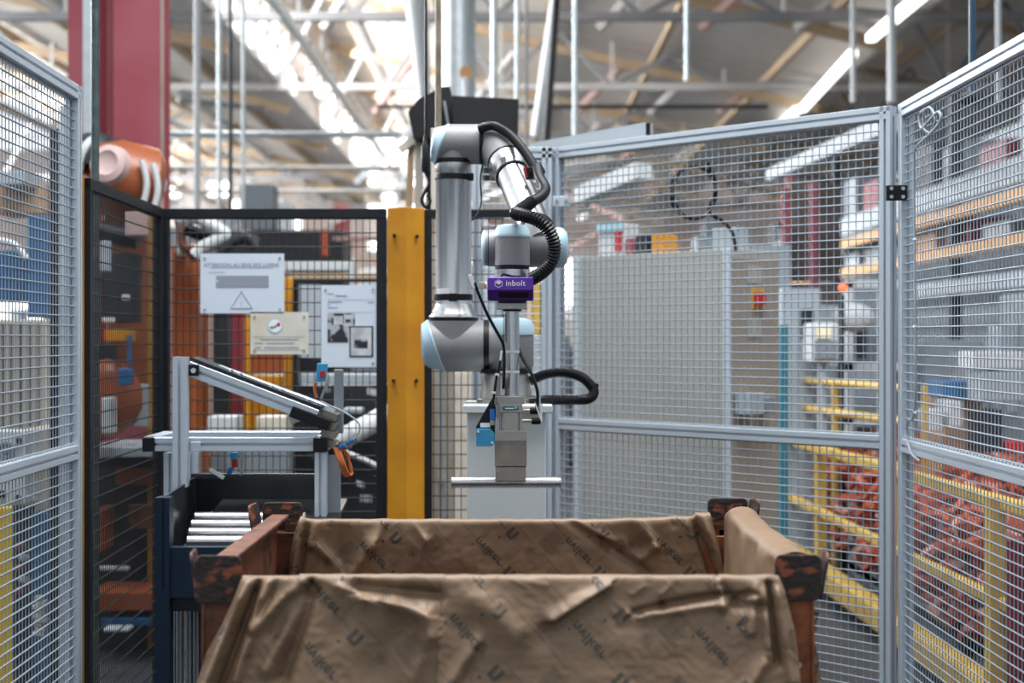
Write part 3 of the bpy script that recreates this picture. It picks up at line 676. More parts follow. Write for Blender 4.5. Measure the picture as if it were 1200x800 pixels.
printing(fsheet, fo, 380, 699, 1.0, 880, (0, 1, 2), (-1, 0), (152, 5), (-3, 71))
printing(fsheet, fo, 546, 738, 1.0, 880, (-1, 0, 1), (0, 1, 2), (143, 8), (-3, 71))
printing(bsheet, bo, 437, 651, .80, 740, (-1, 0, 1), (-1, 0), (100, -8), (-4, 46), -46)
printing(bsheet, bo, 572, 646, .80, 740, (-1, 0, 1), (0, 1, 2), (106, 0), (-4, 46), -46)
# a word on the loose tail outside the right post
m = MB(); v, f = text2d('nviker', 17, .9)
for q0, q1 in ((734, 0), (795, 0)):
    vs = []
    for x, y in v: x, y = rot(x, -y, math.radians(62)); vs.append(P(953+x*.55, q0-y, YF+.045)+Vector((0, 0, 0)))
    m.add(vs, f)
m.build('printed_word', M['ink'], o2)

# ------------------------------------------------------------ feeding station at the left: aluminium frame on a navy steel tray
fs_ = thing('feeding_frame', 'aluminium profile frame with a sloping arm over the steel tray', 'frame', P(210, 760, 4.45))
YA = 4.42; zb = P(0, 520, YA).z
MB().profile(P(182, 520, YA), P(368, 520, YA), .042, .042).build('front_rail', M['alu'], fs_)
MB().profile(P(178, 520, YA)+Vector((0, .28, 0)), P(392, 520, YA)+Vector((-.03, .28, 0)), .042, .042).build('rear_rail', M['alu'], fs_)
for px in (175, 376): MB().profile(P(px, 520, YA)+Vector((0, .02, 0)), P(px, 520, YA)+Vector((0, .28, 0)), .042, .042).build('side_rail', M['alu'], fs_)
MB().obox(P(175, 520.5, YA-.012), (.019, 0, 0), (0, .016, 0), (0, 0, .021)).build('end_cap', M['black'], fs_, bevel=.003)
MB().obox(P(376, 521, YA-.012), (.021, 0, 0), (0, .018, 0), (0, 0, .022)).build('corner_joint', M['black'], fs_, bevel=.003)
MB().profile(P(212, 418, YA-.045), P(212, 570, YA-.045), .042, .042, up=(0, -1, 0)).build('mast', M['alu'], fs_)
MB().profile(P(201, 530, YA+.28), P(201, 760, YA+.28), .042, .042, up=(0, -1, 0)).build('leg', M['alu'], fs_)
MB().profile(P(226, 530, YA+.28), P(226, 760, YA+.28), .042, .042, up=(0, -1, 0)).build('leg', M['alu'], fs_)
MB().profile(P(376.5, 528, YA), P(376.5, 760, YA), .036, .042, up=(0, -1, 0)).build('leg', M['alu'], fs_)
MB().pbox(383, 399, 533, 640, YA+.03, .008).build('side_sheet', M['greyp'], fs_, label='flat grey sheet beside the right leg')
MB().obox(P(229, 523.5, YA-.024), (.016, 0, 0), (0, .003, 0), (0, 0, .016)).build('bracket', M['alu'], fs_, bevel=.003)
A0, A1 = P(222, 431, YA+.0), P(372, 488, YA)
MB().profile(A0, A1, .046, .044).build('sloping_arm', M['alu'], fs_)
MB().profile(A0+Vector((0, .08, .012)), A1+Vector((.04, .08, .002)), .046, .044).build('sloping_arm', M['alu'], fs_)
dn = (A1-A0).normalized(); up_ = Vector((-dn.z, 0, dn.x))
MB().obox((A0+A1)/2+up_*.030+Vector((0, .04, 0)), dn*.21, (0, .062, 0), up_*.004).build('cover_strip', M['dgrey'], fs_)
for q in (.30, .37, .62, .69, .90, .97): MB().cyl(A0+(A1-A0)*q+up_*.032+Vector((0, -.01, 0)), A0+(A1-A0)*q+up_*.041+Vector((0, -.01, 0)), .006, 10).build('screw', M['steel'], fs_, smooth=True)
MB().obox(P(226, 433.5, YA-.03), (.018, 0, 0), (0, .006, 0), (0, 0, .017)).build('hinge_block', M['black'], fs_, bevel=.002)
MB().cyl(P(226.5, 434, YA-.037), P(226.5, 434, YA-.043), .008, 14).build('screw', M['steel'], fs_, smooth=True)
c = P(366, 486, YA-.01); MB().obox(c-up_*.010, dn*.062, (0, .03, 0), up_*.017).build('stop_block', M['black'], fs_, bevel=.003, label='black block under the lower end of the arm')
m = MB(); m.bar(P(344, 478, YA-.02), P(350, 494, YA-.02), .05, .004, up=(0, 1, 0)).build('stop_plate', M['steel2'], fs_)
m = MB()
for i in range(4): m.obox(P(388-i*1.2, 486+i*10.5, YA+.05), dn*.022, (0, .04, 0), up_*.011)
m.build('slide_plates', M['steeld'], fs_)
MB().obox(P(397, 470, YA+.1), (.014, 0, 0), (0, .01, 0), (0, 0, .10)).build('upright_plate', M['mgrey'], fs_, bevel=.003)
# sensors and their leads on the station
sn = thing('light_sensor', 'small blue sensor standing above the end of the sloping arm', 'sensor', P(377, 460, YA))
MB().obox(P(377, 436, YA), (.015, 0, 0), (0, .014, 0), (.003, 0, .028)).build('housing', M['sblue'], sn, bevel=.003)
MB().obox(P(378, 438, YA-.015), (.008, 0, 0), (0, .002, 0), (0, 0, .009)).build('lens', M['redp'], sn)
MB().path(smoothpts([P(370, 448, YA), P(369, 456, YA), P(371, 466, YA)]), .005, 8).build('lead', M['orangecable'], sn, smooth=True)
MB().bar(P(386, 442, YA), P(376, 467, YA), .008, .004, up=(0, 1, 0)).build('stay', M['steel2'], sn)
s2_ = thing('light_sensor', 'small blue sensor hanging under the front rail with a white tag', 'sensor', P(272, 545, YA+.1))
MB().obox(P(274, 534, YA+.1), (.010, 0, 0), (0, .012, 0), (0, 0, .011)).build('housing', M['sblue'], s2_, bevel=.002)
MB().obox(P(275, 543, YA+.1), (.008, 0, 0), (0, .010, 0), (0, 0, .012)).build('lens', M['redp'], s2_, bevel=.002)
MB().obox(P(270, 551, YA+.1), (.008, 0, 0), (0, .008, 0), (.004, 0, .011)).build('plug', M['cblue'], s2_, bevel=.002)
MB().path(smoothpts([P(262, 558, YA+.08), P(251, 552, YA+.06), P(246, 545, YA+.05), P(245, 538, YA+.05), P(249, 530, YA+.05)]), .003, 8).build('lead', M['orangecable'], s2_, smooth=True)
MB().obox(P(254, 554.5, YA+.05), (.022, 0, -.014), (0, .004, 0), (.003, 0, .005)).build('white_tag', M['white'], s2_, bevel=.001)
MB().bar(P(284, 529, YA+.12), P(283, 556, YA+.12), .009, .009, up=(0, 1, 0)).build('stay', M['steel2'], s2_)
ca = thing('cable_bundle', 'coil of orange cable with blue plugs hanging beside the station', 'cable', P(406, 560, YA+.03))
for k in range(4):
    o_ = k*2.2
    MB().path(smoothpts([P(391+o_, 524, YA), P(397+o_, 540+k, YA-.01), P(403+o_, 556, YA), P(409+o_*.6, 557-k, YA+.01), P(412-o_*.3, 548, YA+.01), P(405+o_*.4, 532, YA+.01), P(398, 524, YA)]), .0034, 8).build('loop', M['orangecable'], ca, smooth=True)
MB().obox(P(400, 523, YA), (.009, 0, .002), (0, .007, 0), (0, 0, .006)).build('plug', M['cblue'], ca, bevel=.002)
MB().obox(P(410, 518, YA), (.012, 0, .006), (0, .007, 0), (-.002, 0, .005)).build('plug', M['cblue'], ca, bevel=.002)
MB().path(smoothpts([P(412, 518, YA), P(421, 505, YA), P(419, 494, YA), P(402, 482, YA), P(388, 476, YA), P(376, 470, YA)]), .0028, 8).build('lead', M['lgrey'], ca, smooth=True)
# tray
tr = thing('steel_tray', 'navy and black steel tray holding ribbed bars beside the bin', 'tray', P(240, 760, 4.2))
YT = 3.92
MB().pbox(181, 198.5, 583, 980, YT, .05).build('post', M['navy'], tr, bevel=.002)
MB().pbox(198, 330, 641, 701, YT+.01, .03).build('front_plate', M['navy'], tr, bevel=.002)
q = [P(190, 583, YT), P(228, 558, YT+.72), P(228, 690, YT+.72), P(190, 690, YT)]; dv = Vector((.006, 0, 0))
MB().add([a for a in q]+[a+dv for a in q], [(0, 1, 2, 3), (4, 7, 6, 5), (0, 4, 5, 1), (1, 5, 6, 2), (2, 6, 7, 3), (3, 7, 4, 0)]).build('side_plate', M['blackst'], tr)
MB().pbox(228, 371, 558, 700, YT+.72, .006).build('back_plate', M['blackst'], tr)
MB().pbox(224, 372, 555, 561, YT+.70, .02).build('back_lip', M['blackst'], tr)
a, b = P(200, 645, YT), P(372, 645, YT)
m = MB(); m.add([(a.x, YT+.03, .90), (b.x, YT+.03, .90), (b.x, YT+.71, .985), (a.x, YT+.71, .985), (a.x, YT+.03, .89), (b.x, YT+.03, .89), (b.x, YT+.71, .975), (a.x, YT+.71, .975)], [(0, 1, 2, 3), (7, 6, 5, 4), (0, 4, 5, 1), (1, 5, 6, 2), (2, 6, 7, 3), (3, 7, 4, 0)])
m.build('tray_floor', M['blackst'], tr)
MB().pbox(198, 235, 701, 716, YT+.02, .3).build('dark_gap', M['dframe'], tr)  # black box put in for the dark gap below the front plate
for px in (203, 211, 222, 231): MB().profile(P(px, 712, YT+.18), P(px, 1000, YT+.18), .017, .03, up=(0, -1, 0)).build('leg', M['greyp'], tr)
MB().pbox(235, 262, 700, 1000, YT+.1, .2).build('inner_panel', M['dframe'], tr)
def ribbed(name, a, b, r, pitch, label, group=None, n=24):
    L = (b-a).length; pr = [(0, r*.86), (.003, r)]; k = int((L-.006)/pitch)
    for i in range(k):
        t = .003+i*pitch; pr += [(t+pitch*.15, r), (t+pitch*.4, r), (t+pitch*.52, r*.83), (t+pitch*.88, r*.83)]
    pr += [(L-.003, r), (L, r*.86)]
    o = MB().lathe(a, (b-a).normalized(), pr, n).build(name, M['steel'], smooth=True); return tag(o, label, 'metal bar', group)
labs = ['ribbed steel bar in the tray, nearest the navy front plate', 'ribbed steel bar in the tray, second from the front plate', 'ribbed steel bar in the tray, third from the front plate', 'ribbed steel bar in the tray, furthest from the front plate']
for i in range(4):
    px0 = (219, 221, 224, 228)[i]; py = (634, 624.5, 615, 606)[i]; Y = YT+.10+i*.10
    a = P(px0, py, Y); ribbed('ribbed_bar', a, Vector((a.x+.33, a.y, a.z)), .0165, .0078, labs[i], 'ribbed steel bars')
# ------------------------------------------------------------ robot pedestal and robot arm
Yb = 4.62
pd = thing('robot_pedestal', 'light grey box pedestal with a square top plate under the robot', 'pedestal', (P(593, 0, Yb).x, Yb, 0))
z0 = P(0, 484, Yb-.17).z; zt_ = P(0, 478, Yb-.17).z+.012
x0, x1 = P(547, 0, Yb-.15).x, P(640, 0, Yb-.15).x
MB().box(x0, x1, Yb-.14, Yb+.14, .0, z0).build('body', M['ped'], pd, bevel=.004)
MB().box(x0-.012, x1+.02, Yb-.17, Yb+.18, z0, z0+.024).build('top_plate', M['ped'], pd, bevel=.003)
zp = z0+.024
rb = thing('robot', 'grey and silver jointed robot arm with pale blue lids and purple camera', 'robot', (P(593, 0, Yb).x, Yb, zp))
bx = P(593, 0, Yb).x
MB().lathe((bx, Yb, zp), (0, 0, 1), [(0, .094), (.012, .094), (.016, .085), (.095, .070)], 40).build('base_cone', M['steel2'], rb, smooth=True)
zs = zp+.095
MB().lathe((bx, Yb, zs), (0, 0, 1), [(0, .083), (.014, .083)], 40).build('base_ring', M['black'], rb, smooth=True)
zs += .014; zsh = P(0, 405, Yb).z
xs = P(597, 0, Yb).x
MB().lathe((xs, Yb, zs), (0, 0, 1), [(0, .070), (.012, .077), (zsh+.035-zs, .077)], 40).build('shoulder_housing', M['rgrey'], rb, smooth=True)
MB().lathe((xs, Yb, zsh+.035), (0, 0, 1), [(0, .0795), (.028, .0795), (.046, .068, 0), (.054, .045), (.056, .001)], 40).build('shoulder_lid', M['rblue'], rb, smooth=True)
# lower joint of the upper arm, axis along X
def ax(px, Y=Yb): return P(px, 405, Y).x
R1 = .0815
MB().lathe((ax(590), Yb, zsh), (-1, 0, 0), [(0, R1*.90), (.01, R1*.97), ((590-566)*Yb/F, R1)], 44).build('shoulder_joint', M['rgrey'], rb, smooth=True)
MB().lathe((ax(573.5), Yb, zsh), (-1, 0, 0), [(0, R1+.0012), ((6.5)*Yb/F, R1+.0012)], 44).build('joint_ring', M['black'], rb, smooth=True)
# frames: for axis -X, lathe y-vector = up, so shear k shifts along the axis with height
MB().lathe((ax(567), Yb, zsh), (-1, 0, 0), [(0, R1), ((567-512)*Yb/F, R1, .34)], 44).build('lower_arm_housing', M['rgrey'], rb, smooth=True)
MB().lathe((ax(512), Yb, zsh), (-1, 0, 0), [(-.001, R1+.001, .34), (.004, R1+.0018, .34), (.012, R1-.004, .34), (.038, R1*.86, .16), (.046, R1*.70, .08), (.048, R1*.45, .04), (.046, R1*.4, .02), (.046, .001, .0)], 44).build('lower_arm_lid', M['rblue'], rb, smooth=True)
m = MB()
for an in (200, 250, 310, 160): m.cyl(Vector((ax(503), Yb+R1*.72*math.cos(math.radians(an)), zsh+R1*.72*math.sin(math.radians(an)))), Vector((ax(498.5), Yb+R1*.72*math.cos(math.radians(an)), zsh+R1*.72*math.sin(math.radians(an)))), .005, 8)
m.build('lid_screws', M['rblue'], rb, smooth=True)
ut = P(531.5, 0, Yb).x
zneck = P(0, 376, Yb).z
MB().lathe((ut, Yb, zsh), (0, 0, 1), [(0, .079), (zneck-zsh, .079)], 40).build('lower_neck', M['rgrey'], rb, smooth=True)
MB().lathe((ut, Yb, zneck), (0, 0, 1), [(0, .0785), (.011, .0785)], 40).build('neck_ring', M['black'], rb, smooth=True)
zc0 = zneck+.011; zel = P(0, 169, Yb).z; ztt = P(0, 192, Yb).z
RT = .0565
MB().lathe((ut, Yb, zc0), (0, 0, 1), [(0, .0775), (.004, .0775), (.014, .070), (.040, .0575), (.044, RT), (ztt-zc0-.03, RT), (ztt-zc0-.028, RT+.001), (ztt-zc0, RT+.001)], 56).build('upper_arm_tube', M['steel'], rb, smooth=True)
MB().lathe((ut, Yb, P(0, 345, Yb).z), (0, 0, 1), [(0, RT+.0006), (.022, RT+.0006)], 40)
for pa_, pb_ in ((211.5, 204.5), (352, 344.5)):
    za, zb_ = P(0, pa_, Yb).z, P(0, pb_, Yb).z
    s_ = MB().lathe((ut, Yb, za), (.03 if pa_ < 300 else 0, 0, 1), [(0, RT+.002), (.002, RT+.0045), (zb_-za-.002, RT+.0045), (zb_-za, RT+.002)], 40).build('strap', M['black'], rb, smooth=True)
    MB().obox((ut+(.0 if pa_ > 300 else RT*.9), Yb-RT-.006+(.0 if pa_ > 300 else RT*.6), (za+zb_)/2-.001), (.014, 0, 0), (0, .003, 0), (0, 0, .012)).build('buckle', M['black'], s_, bevel=.002)
o = MB()
for za in (341.5,):
    pr = []
    a0 = math.radians(205); 
    vs = []; fs = []
    for i in range(7):
        t = a0+math.radians(9*i)
        for zz in (P(0, za+3.2, Yb).z, P(0, za-3.2, Yb).z): vs.append((ut+(RT+.0006)*math.cos(t), Yb+(RT+.0006)*math.sin(t), zz))
    o.add(vs, [(2*i, 2*i+2, 2*i+3, 2*i+1) for i in range(6)])
o.build('paper_tag', M['white'], rb)
MB().lathe((ut, Yb, ztt), (0, 0, 1), [(0, RT+.0035), (.014, RT+.0035)], 40).build('elbow_ring', M['black'], rb, smooth=True)
R2 = .0635
MB().lathe((ut, Yb, ztt+.014), (0, 0, 1), [(0, .0575), (zel-ztt-.014, .0585)], 40).build('elbow_neck', M['rgrey'], rb, smooth=True)
xe = P(562, 0, Yb).x
MB().lathe((xe, Yb, zel), (-1, 0, 0), [(0, R2), ((562-519)*Yb/F, R2, -.34)], 44).build('elbow_housing', M['rgrey'], rb, smooth=True)
MB().lathe((P(519, 0, Yb).x, Yb, zel), (-1, 0, 0), [(-.001, R2+.001, -.34), (.005, R2+.0018, -.34), (.011, R2-.004, -.34), (.030, R2*.84, -.18), (.035, R2*.66, -.12), (.036, .001, 0)], 44).build('elbow_lid', M['rblue'], rb, smooth=True)
MB().lathe((xe, Yb, zel), (1, 0, 0), [(0, R2+.0012), (.013, R2+.0012)], 44).build('elbow_joint_ring', M['black'], rb, smooth=True)
# bent housing leading into the forearm
E0 = Vector((xe+.013, Yb, zel)); W1 = P(636, 288, 4.14); E1 = P(588, 176, Yb-.03); fd = (W1-E1).normalized()
pts = smoothpts([E0, E0+Vector((.022, 0, 0)), E1+fd*.0+Vector((-.006, 0, .004)), E1+fd*.05, E1+fd*.085], 6)
ring = []
m = MB(); prevx = None; rings = []
for i, p in enumerate(pts):
    t = Vector((1, 0, 0)) if i == 0 else (pts[min(i+1, len(pts)-1)]-pts[i-1]).normalized()
    if i == len(pts)-1: t = fd
    x = (t.cross(Vector((0, 0, 1)))).normalized() if prevx is None else (prevx-t*prevx.dot(t)).normalized(); prevx = x; y = t.cross(x)
    rings.append([p+(x*math.cos(2*math.pi*j/40)+y*math.sin(2*math.pi*j/40))*R2*(1 if i < 14 else 1-.02*(i-14)/6) for j in range(40)])
m.loft(rings).build('elbow_bend', M['rgrey'], rb, smooth=True)
q0 = E1+fd*.085
MB().lathe(q0, fd, [(0, R2+.0005), (.008, R2+.0005)], 44).build('forearm_ring', M['black'], rb, smooth=True)
FL = (W1-q0).length
MB().lathe(q0+fd*.008, fd, [(0, R2-.001), (.006, R2-.001), (.045, .052), (.05, .0488), (FL-.06, .0488)], 48).build('forearm_tube', M['steel'], rb, smooth=True)
s_ = MB().lathe(q0+fd*.075, fd, [(0, .051), (.002, .0545), (.012, .0545), (.014, .051)], 44).build('clamp_band', M['black'], rb, smooth=True)
MB().obox(P(590, 187, 4.36), (.008, 0, .004), (0, .006, 0), (-.003, 0, .008)).build('clamp_screw', M['steel2'], s_, bevel=.002)
MB().lathe(q0+fd*(FL-.10), fd, [(0, .050), (.008, .0535), (.022, .0535), (.03, .050)], 40).build('strap', M['black'], rb, smooth=True)
# wrist 1, axis along X
Yw = 4.15; zw = P(0, 290, Yw).z
MB().lathe(W1+fd*-.075, fd, [(0, .0505), (.03, .053), (.085, .055)], 40).build('wrist_neck', M['rgrey'], rb, smooth=True)
MB().lathe((P(590, 0, Yw).x, Yw, zw), (1, 0, 0), [(0, .052), (.01, .0565), ((652-590)*Yw/F, .0565)], 40).build('wrist_housing', M['rgrey'], rb, smooth=True)
MB().lathe((P(652, 0, Yw).x, Yw, zw), (1, 0, 0), [(0, .0585, 0), (.006, .0585), (.018, .056), (.030, .044), (.034, .024), (.035, .001)], 40).build('wrist_lid', M['rblue'], rb, smooth=True)
MB().lathe((P(592, 0, Yw).x, Yw, zw-.001), (-1, 0, 0), [(0, .050), (.03, .053), (.045, .0525), (.056, .0505)], 40).build('wrist_disc', M['rgrey'], rb, smooth=True)
MB().lathe((P(573, 0, Yw).x, Yw, zw-.001), (-1, 0, 0), [(0, .0532), (.002, .0532)], 40).build('wrist_disc_ring', M['dgrey'], rb, smooth=True)
MB().lathe((P(569, 0, Yw).x, Yw, zw-.001), (-1, 0, 0), [(0, .0515), (.004, .0515), (.009, .046), (.012, .030), (.0125, .001)], 40).build('wrist_disc_lid', M['rblue'], rb, smooth=True)
# wrist 2/3, vertical
Yv = 4.09; xv = P(600.5, 0, Yv).x
def zz(py): return P(0, py, Yv).z
RV = .0492
MB().lathe((xv, Yv, zz(311)), (0, 0, 1), [(0, RV), (zz(278)-zz(311), RV)], 40).build('tool_wrist_housing', M['rgrey'], rb, smooth=True)
MB().lathe((xv, Yv, zz(278.5)), (0, 0, 1), [(0, RV+.001), (.006, RV+.0022), (.010, RV+.0005), (.026, RV-.002), (.034, RV-.008), (.037, RV*.6), (.0372, .001)], 40).build('tool_wrist_lid', M['rblue'], rb, smooth=True)
MB().lathe((xv, Yv, zz(316)), (0, 0, 1), [(0, RV-.002), (.012, RV-.002)], 40).build('tool_ring', M['black'], rb, smooth=True)
MB().lathe((xv, Yv, zz(326)), (0, 0, 1), [(0, RV), (zz(316)-zz(326), RV)], 40).build('tool_flange', M['steel'], rb, smooth=True)
# camera
xa, xb = P(571.5, 0, 4.02).x, P(625, 0, 4.02).x; Yc = 4.0
za, zm_, zc = P(0, 324.3, Yc).z, P(0, 339.5, Yc).z, P(0, 352, Yc).z
cm = MB(); prof_ = [(Yc+.004, za), (Yc, za-.003), (Yc-.002, zm_), (Yc+.012, zc), (Yc+.055, zc), (Yc+.055, za)]
k = len(prof_); vs = []
for x in (xa, xa+.003, xb-.003, xb):
    e = .0015 if x in (xa, xb) else 0
    cy_, cz_ = Yc+.028, (za+zc)/2
    for y, z in prof_: vs.append((x, y+(cy_-y)*e*25, z+(cz_-z)*e*40))
fs2 = [tuple(range(k))[::-1], tuple(range(3*k, 4*k))]+[(r*k+i, r*k+(i+1) % k, (r+1)*k+(i+1) % k, (r+1)*k+i) for r in range(3) for i in range(k)]
cmo = cm.add(vs, fs2).build('camera_housing', M['purple'], rb)
lo = MB(); dzl = (zm_-zc); nrm = Vector((0, -dzl, -.014)).normalized()
def lowp(px, t, off): return Vector((P(px, 0, 4.02).x, Yc-.002+.014*t, zm_-dzl*t))+nrm*off
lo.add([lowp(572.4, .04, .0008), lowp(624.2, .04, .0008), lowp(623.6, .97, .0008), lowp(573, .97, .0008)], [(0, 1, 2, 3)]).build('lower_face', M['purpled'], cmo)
sl_ = rrect(584, 619.5, -.22, .22, .16, 1)
m = MB(); n_ = 8; pts_ = []
for i in range(16):
    a = 2*math.pi*i/16; cx = 616.5 if math.cos(a) > 0 else 587; pts_.append(lowp(cx+3.2*math.cos(a), .46+.26*math.sin(a), .0012))
m.add(pts_, [tuple(range(16))]).build('lens_slot', M['black'], cmo)
m = MB()
for px in (574.5, 598, 621.5):
    for t_ in (.15, .86): c_ = lowp(px, t_, .0012); m.add([c_+Vector((.0016*math.cos(i*math.pi/4), 0, .0016*math.sin(i*math.pi/4)))+nrm*.0 for i in range(8)], [tuple(range(8))])
m.build('screw_heads', M['black'], cmo)
m = MB(); zt2 = P(0, 332.2, Yc).z; yo = Yc-.0026
flat_text(m, 'inbolt', .0222, (P(604.2, 0, 4.0).x, yo, zt2+.0006), (1, 0, 0), (0, .0, 1), .00018, 1.05)
c_ = Vector((P(584.3, 0, 4.0).x, yo, zt2)); hx = [c_+Vector((.0115*math.cos(math.radians(30+60*i)), 0, .0108*math.sin(math.radians(30+60*i)))) for i in range(6)]
for i in range(6): m.bar(hx[i], hx[(i+1) % 6], .0014, .0016, up=(0, 1, 0))
m.add([c_+Vector((-.0075, -.0004, .0042)), c_+Vector((0, -.0004, .0085)), c_+Vector((.0075, -.0004, .0042)), c_+Vector((0, -.0004, .0002))], [(0, 1, 2, 3)])
m.add([c_+Vector((-.0075, -.0004, .0042)), c_+Vector((0, -.0004, .0002)), c_+Vector((.0075, -.0004, .0042)), c_+Vector((.0075, -.0004, .0022)), c_+Vector((0, -.0004, -.0028)), c_+Vector((-.0075, -.0004, .0022))], [(0, 1, 4, 5), (1, 2, 3, 4)])
m.build('lettering', M['white'], cmo)
MB().path(smoothpts([P(588, 325, 4.03), P(588, 322.5, 4.03), P(590, 321.5, 4.03), P(594, 322, 4.03), P(600, 323.5, 4.03), P(612, 324, 4.03)]), .003, 8).build('camera_clip', M['black'], rb, smooth=True)
m = MB(); m.obox(P(565, 334, 4.03), (.009, 0, 0), (0, .009, 0), (0, 0, .0075)); m.cyl(P(562, 334, 4.03), P(570, 334, 4.03), .0095, 12); m.build('camera_connector', M['brass'], rb, smooth=True)
MB().obox(P(553.5, 329.5, 4.0), (.0075, 0, -.019), (0, .004, 0), (.005, 0, .002)).build('cable_tag', M['white'], rb, bevel=.001)
# tool plates and column
def Z(py, Y=4.07): return P(0, py, Y).z
def X(px, Y=4.07): return P(px, 0, Y).x
MB().box(X(584), X(616.5), 4.02, 4.12, Z(355), Z(351)).build('camera_bracket', M['black'], rb)
MB().box(X(582), X(617.5), 4.035, 4.125, Z(362.5), Z(355)).build('tool_plate', M['steel2'], rb, bevel=.0015)
MB().cyl((X(600), 4.09, Z(364.5)), (X(600), 4.09, Z(362)), .026, 24).build('tool_collar', M['black'], rb, smooth=True)
MB().cyl((X(600), 4.09, Z(467)), (X(600), 4.09, Z(364)), .0205, 36).build('tool_column', M['steel'], rb, smooth=True)
m = MB()
for i in range(16): m.box(X(589.3), X(591.3), 4.075, 4.085, Z(368+i*2.1+1.1), Z(368+i*2.1))
m.build('toothed_strip', M['black'], rb)
for py in (412, 435.5): MB().lathe((X(600), 4.09, Z(py+1.4)), (0, 0, 1), [(0, .0215), (.006, .0215)], 24).build('cable_tie', M['white'], rb, smooth=True)
for py in (412.5, 436): MB().box(X(586), X(592), 4.066, 4.074, Z(py+1.2), Z(py-1.2)).build('cable_tie', M['white'], rb)
MB().box(X(581.5), X(614.5), 4.045, 4.13, Z(473), Z(463.8)).build('mount_block', M['steel2'], rb, bevel=.002)
MB().box(X(580), X(586), 4.05, 4.13, Z(487), Z(441)).build('mount_web', M['steel2'], rb, bevel=.002)
gb = MB(); gb.box(X(585), X(612), 4.035, 4.125, Z(483), Z(473)); gb.box(X(589.5), X(607.5), 4.035, 4.12, Z(504), Z(483)); gb.box(X(585), X(588), 4.05, 4.12, Z(504), Z(483)); gb.box(X(608), X(612), 4.05, 4.12, Z(504), Z(483))
gbo = gb.build('gripper_body', M['steel2'], rb, bevel=.0015)
m = MB(); m.plate(rrect(0, .046, 0, .0105, .005), (X(588.6), 4.0335, Z(479.8)), (1, 0, 0), (0, 0, 1), .0012).build('maker_badge', M['teal'], gbo)
MB().box(X(592), X(602), 4.0318, 4.0324, Z(478.2), Z(477.0)).build('badge_text', M['white'], gbo)
m = MB(); m.cyl(P(604.5, 477.6, 4.032), P(604.5, 477.6, 4.0315), .003, 12).build('badge_dot', M['rblue'], gbo)
jw = MB(); jw.box(X(580), X(617), 4.03, 4.13, Z(545), Z(503.5)).build('jaw_block', M['steeld'], rb, bevel=.0015)
MB().box(X(580.2), X(616.8), 4.027, 4.0305, Z(515), Z(504)).build('jaw_cap', M['steel2'], rb)
MB().box(X(580.8), X(616.2), 4.034, 4.125, Z(562.3), Z(545.5)).build('jaw_finger', M['steel2'], rb, bevel=.0015)
m = MB()
for px in (583.5, 598.5, 613.5): m.cyl(P(px, 551.3, 4.034), P(px, 551.3, 4.0315), .0045, 12)
m.build('jaw_screws', M['steeld'], rb, smooth=True)
m = MB()
for px in (590, 606.5): m.box(X(px-1.6), X(px+1.6), 4.0335, 4.0345, Z(545.8), Z(544.2))
m.build('jaw_notches', M['black'], rb)
# sensor on its triangular bracket
tri = [(577.5, 465), (581, 478), (580, 507), (557.8, 503), (557.8, 500)]
m = MB(); vs = [P(a, b, 4.05) for a, b in tri]; m.add(vs+[v+Vector((0, .004, 0)) for v in vs], [(0, 1, 2, 3, 4), (9, 8, 7, 6, 5)]+[(i, 5+i, 5+(i+1) % 5, (i+1) % 5) for i in range(5)]).build('sensor_bracket', M['black'], rb)
m = MB(); poly = [(558, 522.8), (576, 522.8), (580, 519), (580, 508), (574.5, 502.5), (558, 502.5)]; vs = [P(a, b, 4.03) for a, b in poly]
m.add(vs+[v+Vector((0, .03, 0)) for v in vs], [tuple(range(6)), tuple(range(6, 12))[::-1]]+[(i, 6+i, 6+(i+1) % 6, (i+1) % 6) for i in range(6)])
sb = m.build('sensor', M['sblue'], rb, bevel=.0012)
for px, py in ((560.3, 505.5), (577, 518.7)): MB().cyl(P(px, py, 4.03), P(px, py, 4.026), .0035, 10).build('screw', M['steel'], sb, smooth=True)
MB().obox(P(568.5, 498, 4.045), (.0135, 0, 0), (0, .0015, 0), (0, 0, .006)).build('sensor_label', M['white'], rb)
MB().cyl(P(577, 492.5, 4.035), P(577, 479, 4.035), .0068, 14).build('sensor_plug', M['cblue'], rb, smooth=True)
MB().cyl(P(577, 498, 4.035), P(577, 492.5, 4.035), .0075, 14).build('plug_collar', M['brass'], rb, smooth=True)
MB().cyl(P(577.5, 507, 4.04), P(577.5, 498, 4.04), .0065, 12).build('plug_foot', M['black'], rb, smooth=True)
for py, dx in ((481, 0), (493, 2)):
    MB().cyl(P(612, py, 4.06), P(622+dx, py, 4.06), .0055, 12).build('air_fitting', M['brass'], rb, smooth=True)
    MB().lathe(P(621+dx, py+.3, 4.06), (1, 0, 0), [(0, .0088), (.004, .0095), (.022, .0095), (.026, .006)], 14).build('air_plug', M['black'], rb, smooth=True)
m = MB(); m.bar(P(627, 472, 4.05), P(635, 494, 4.05), .004, .006, up=(0, 1, 0)); m.bar(P(635, 473, 4.05), P(634.5, 493, 4.05), .004, .005, up=(0, 1, 0)); m.build('white_clips', M['white'], rb)
def cable(name, pts, r, m_='black'): return MB().path(smoothpts(pts, 8), r, 8).build(name, M[m_], rb, smooth=True)
cable('camera_cable', [P(549, 322, 4.02), P(556, 331, 4.0), P(560, 342, 4.0), P(571, 368, 4.01), P(584, 392, 4.03), P(590, 405, 4.05), P(591, 425, 4.05), P(590.5, 444, 4.05), P(590, 455, 4.06)], .0042)
cable('sensor_cable', [P(588, 414, 4.045), P(585.5, 426, 4.04), P(582, 440, 4.04), P(579, 462, 4.035), P(577, 480, 4.035)], .0036)
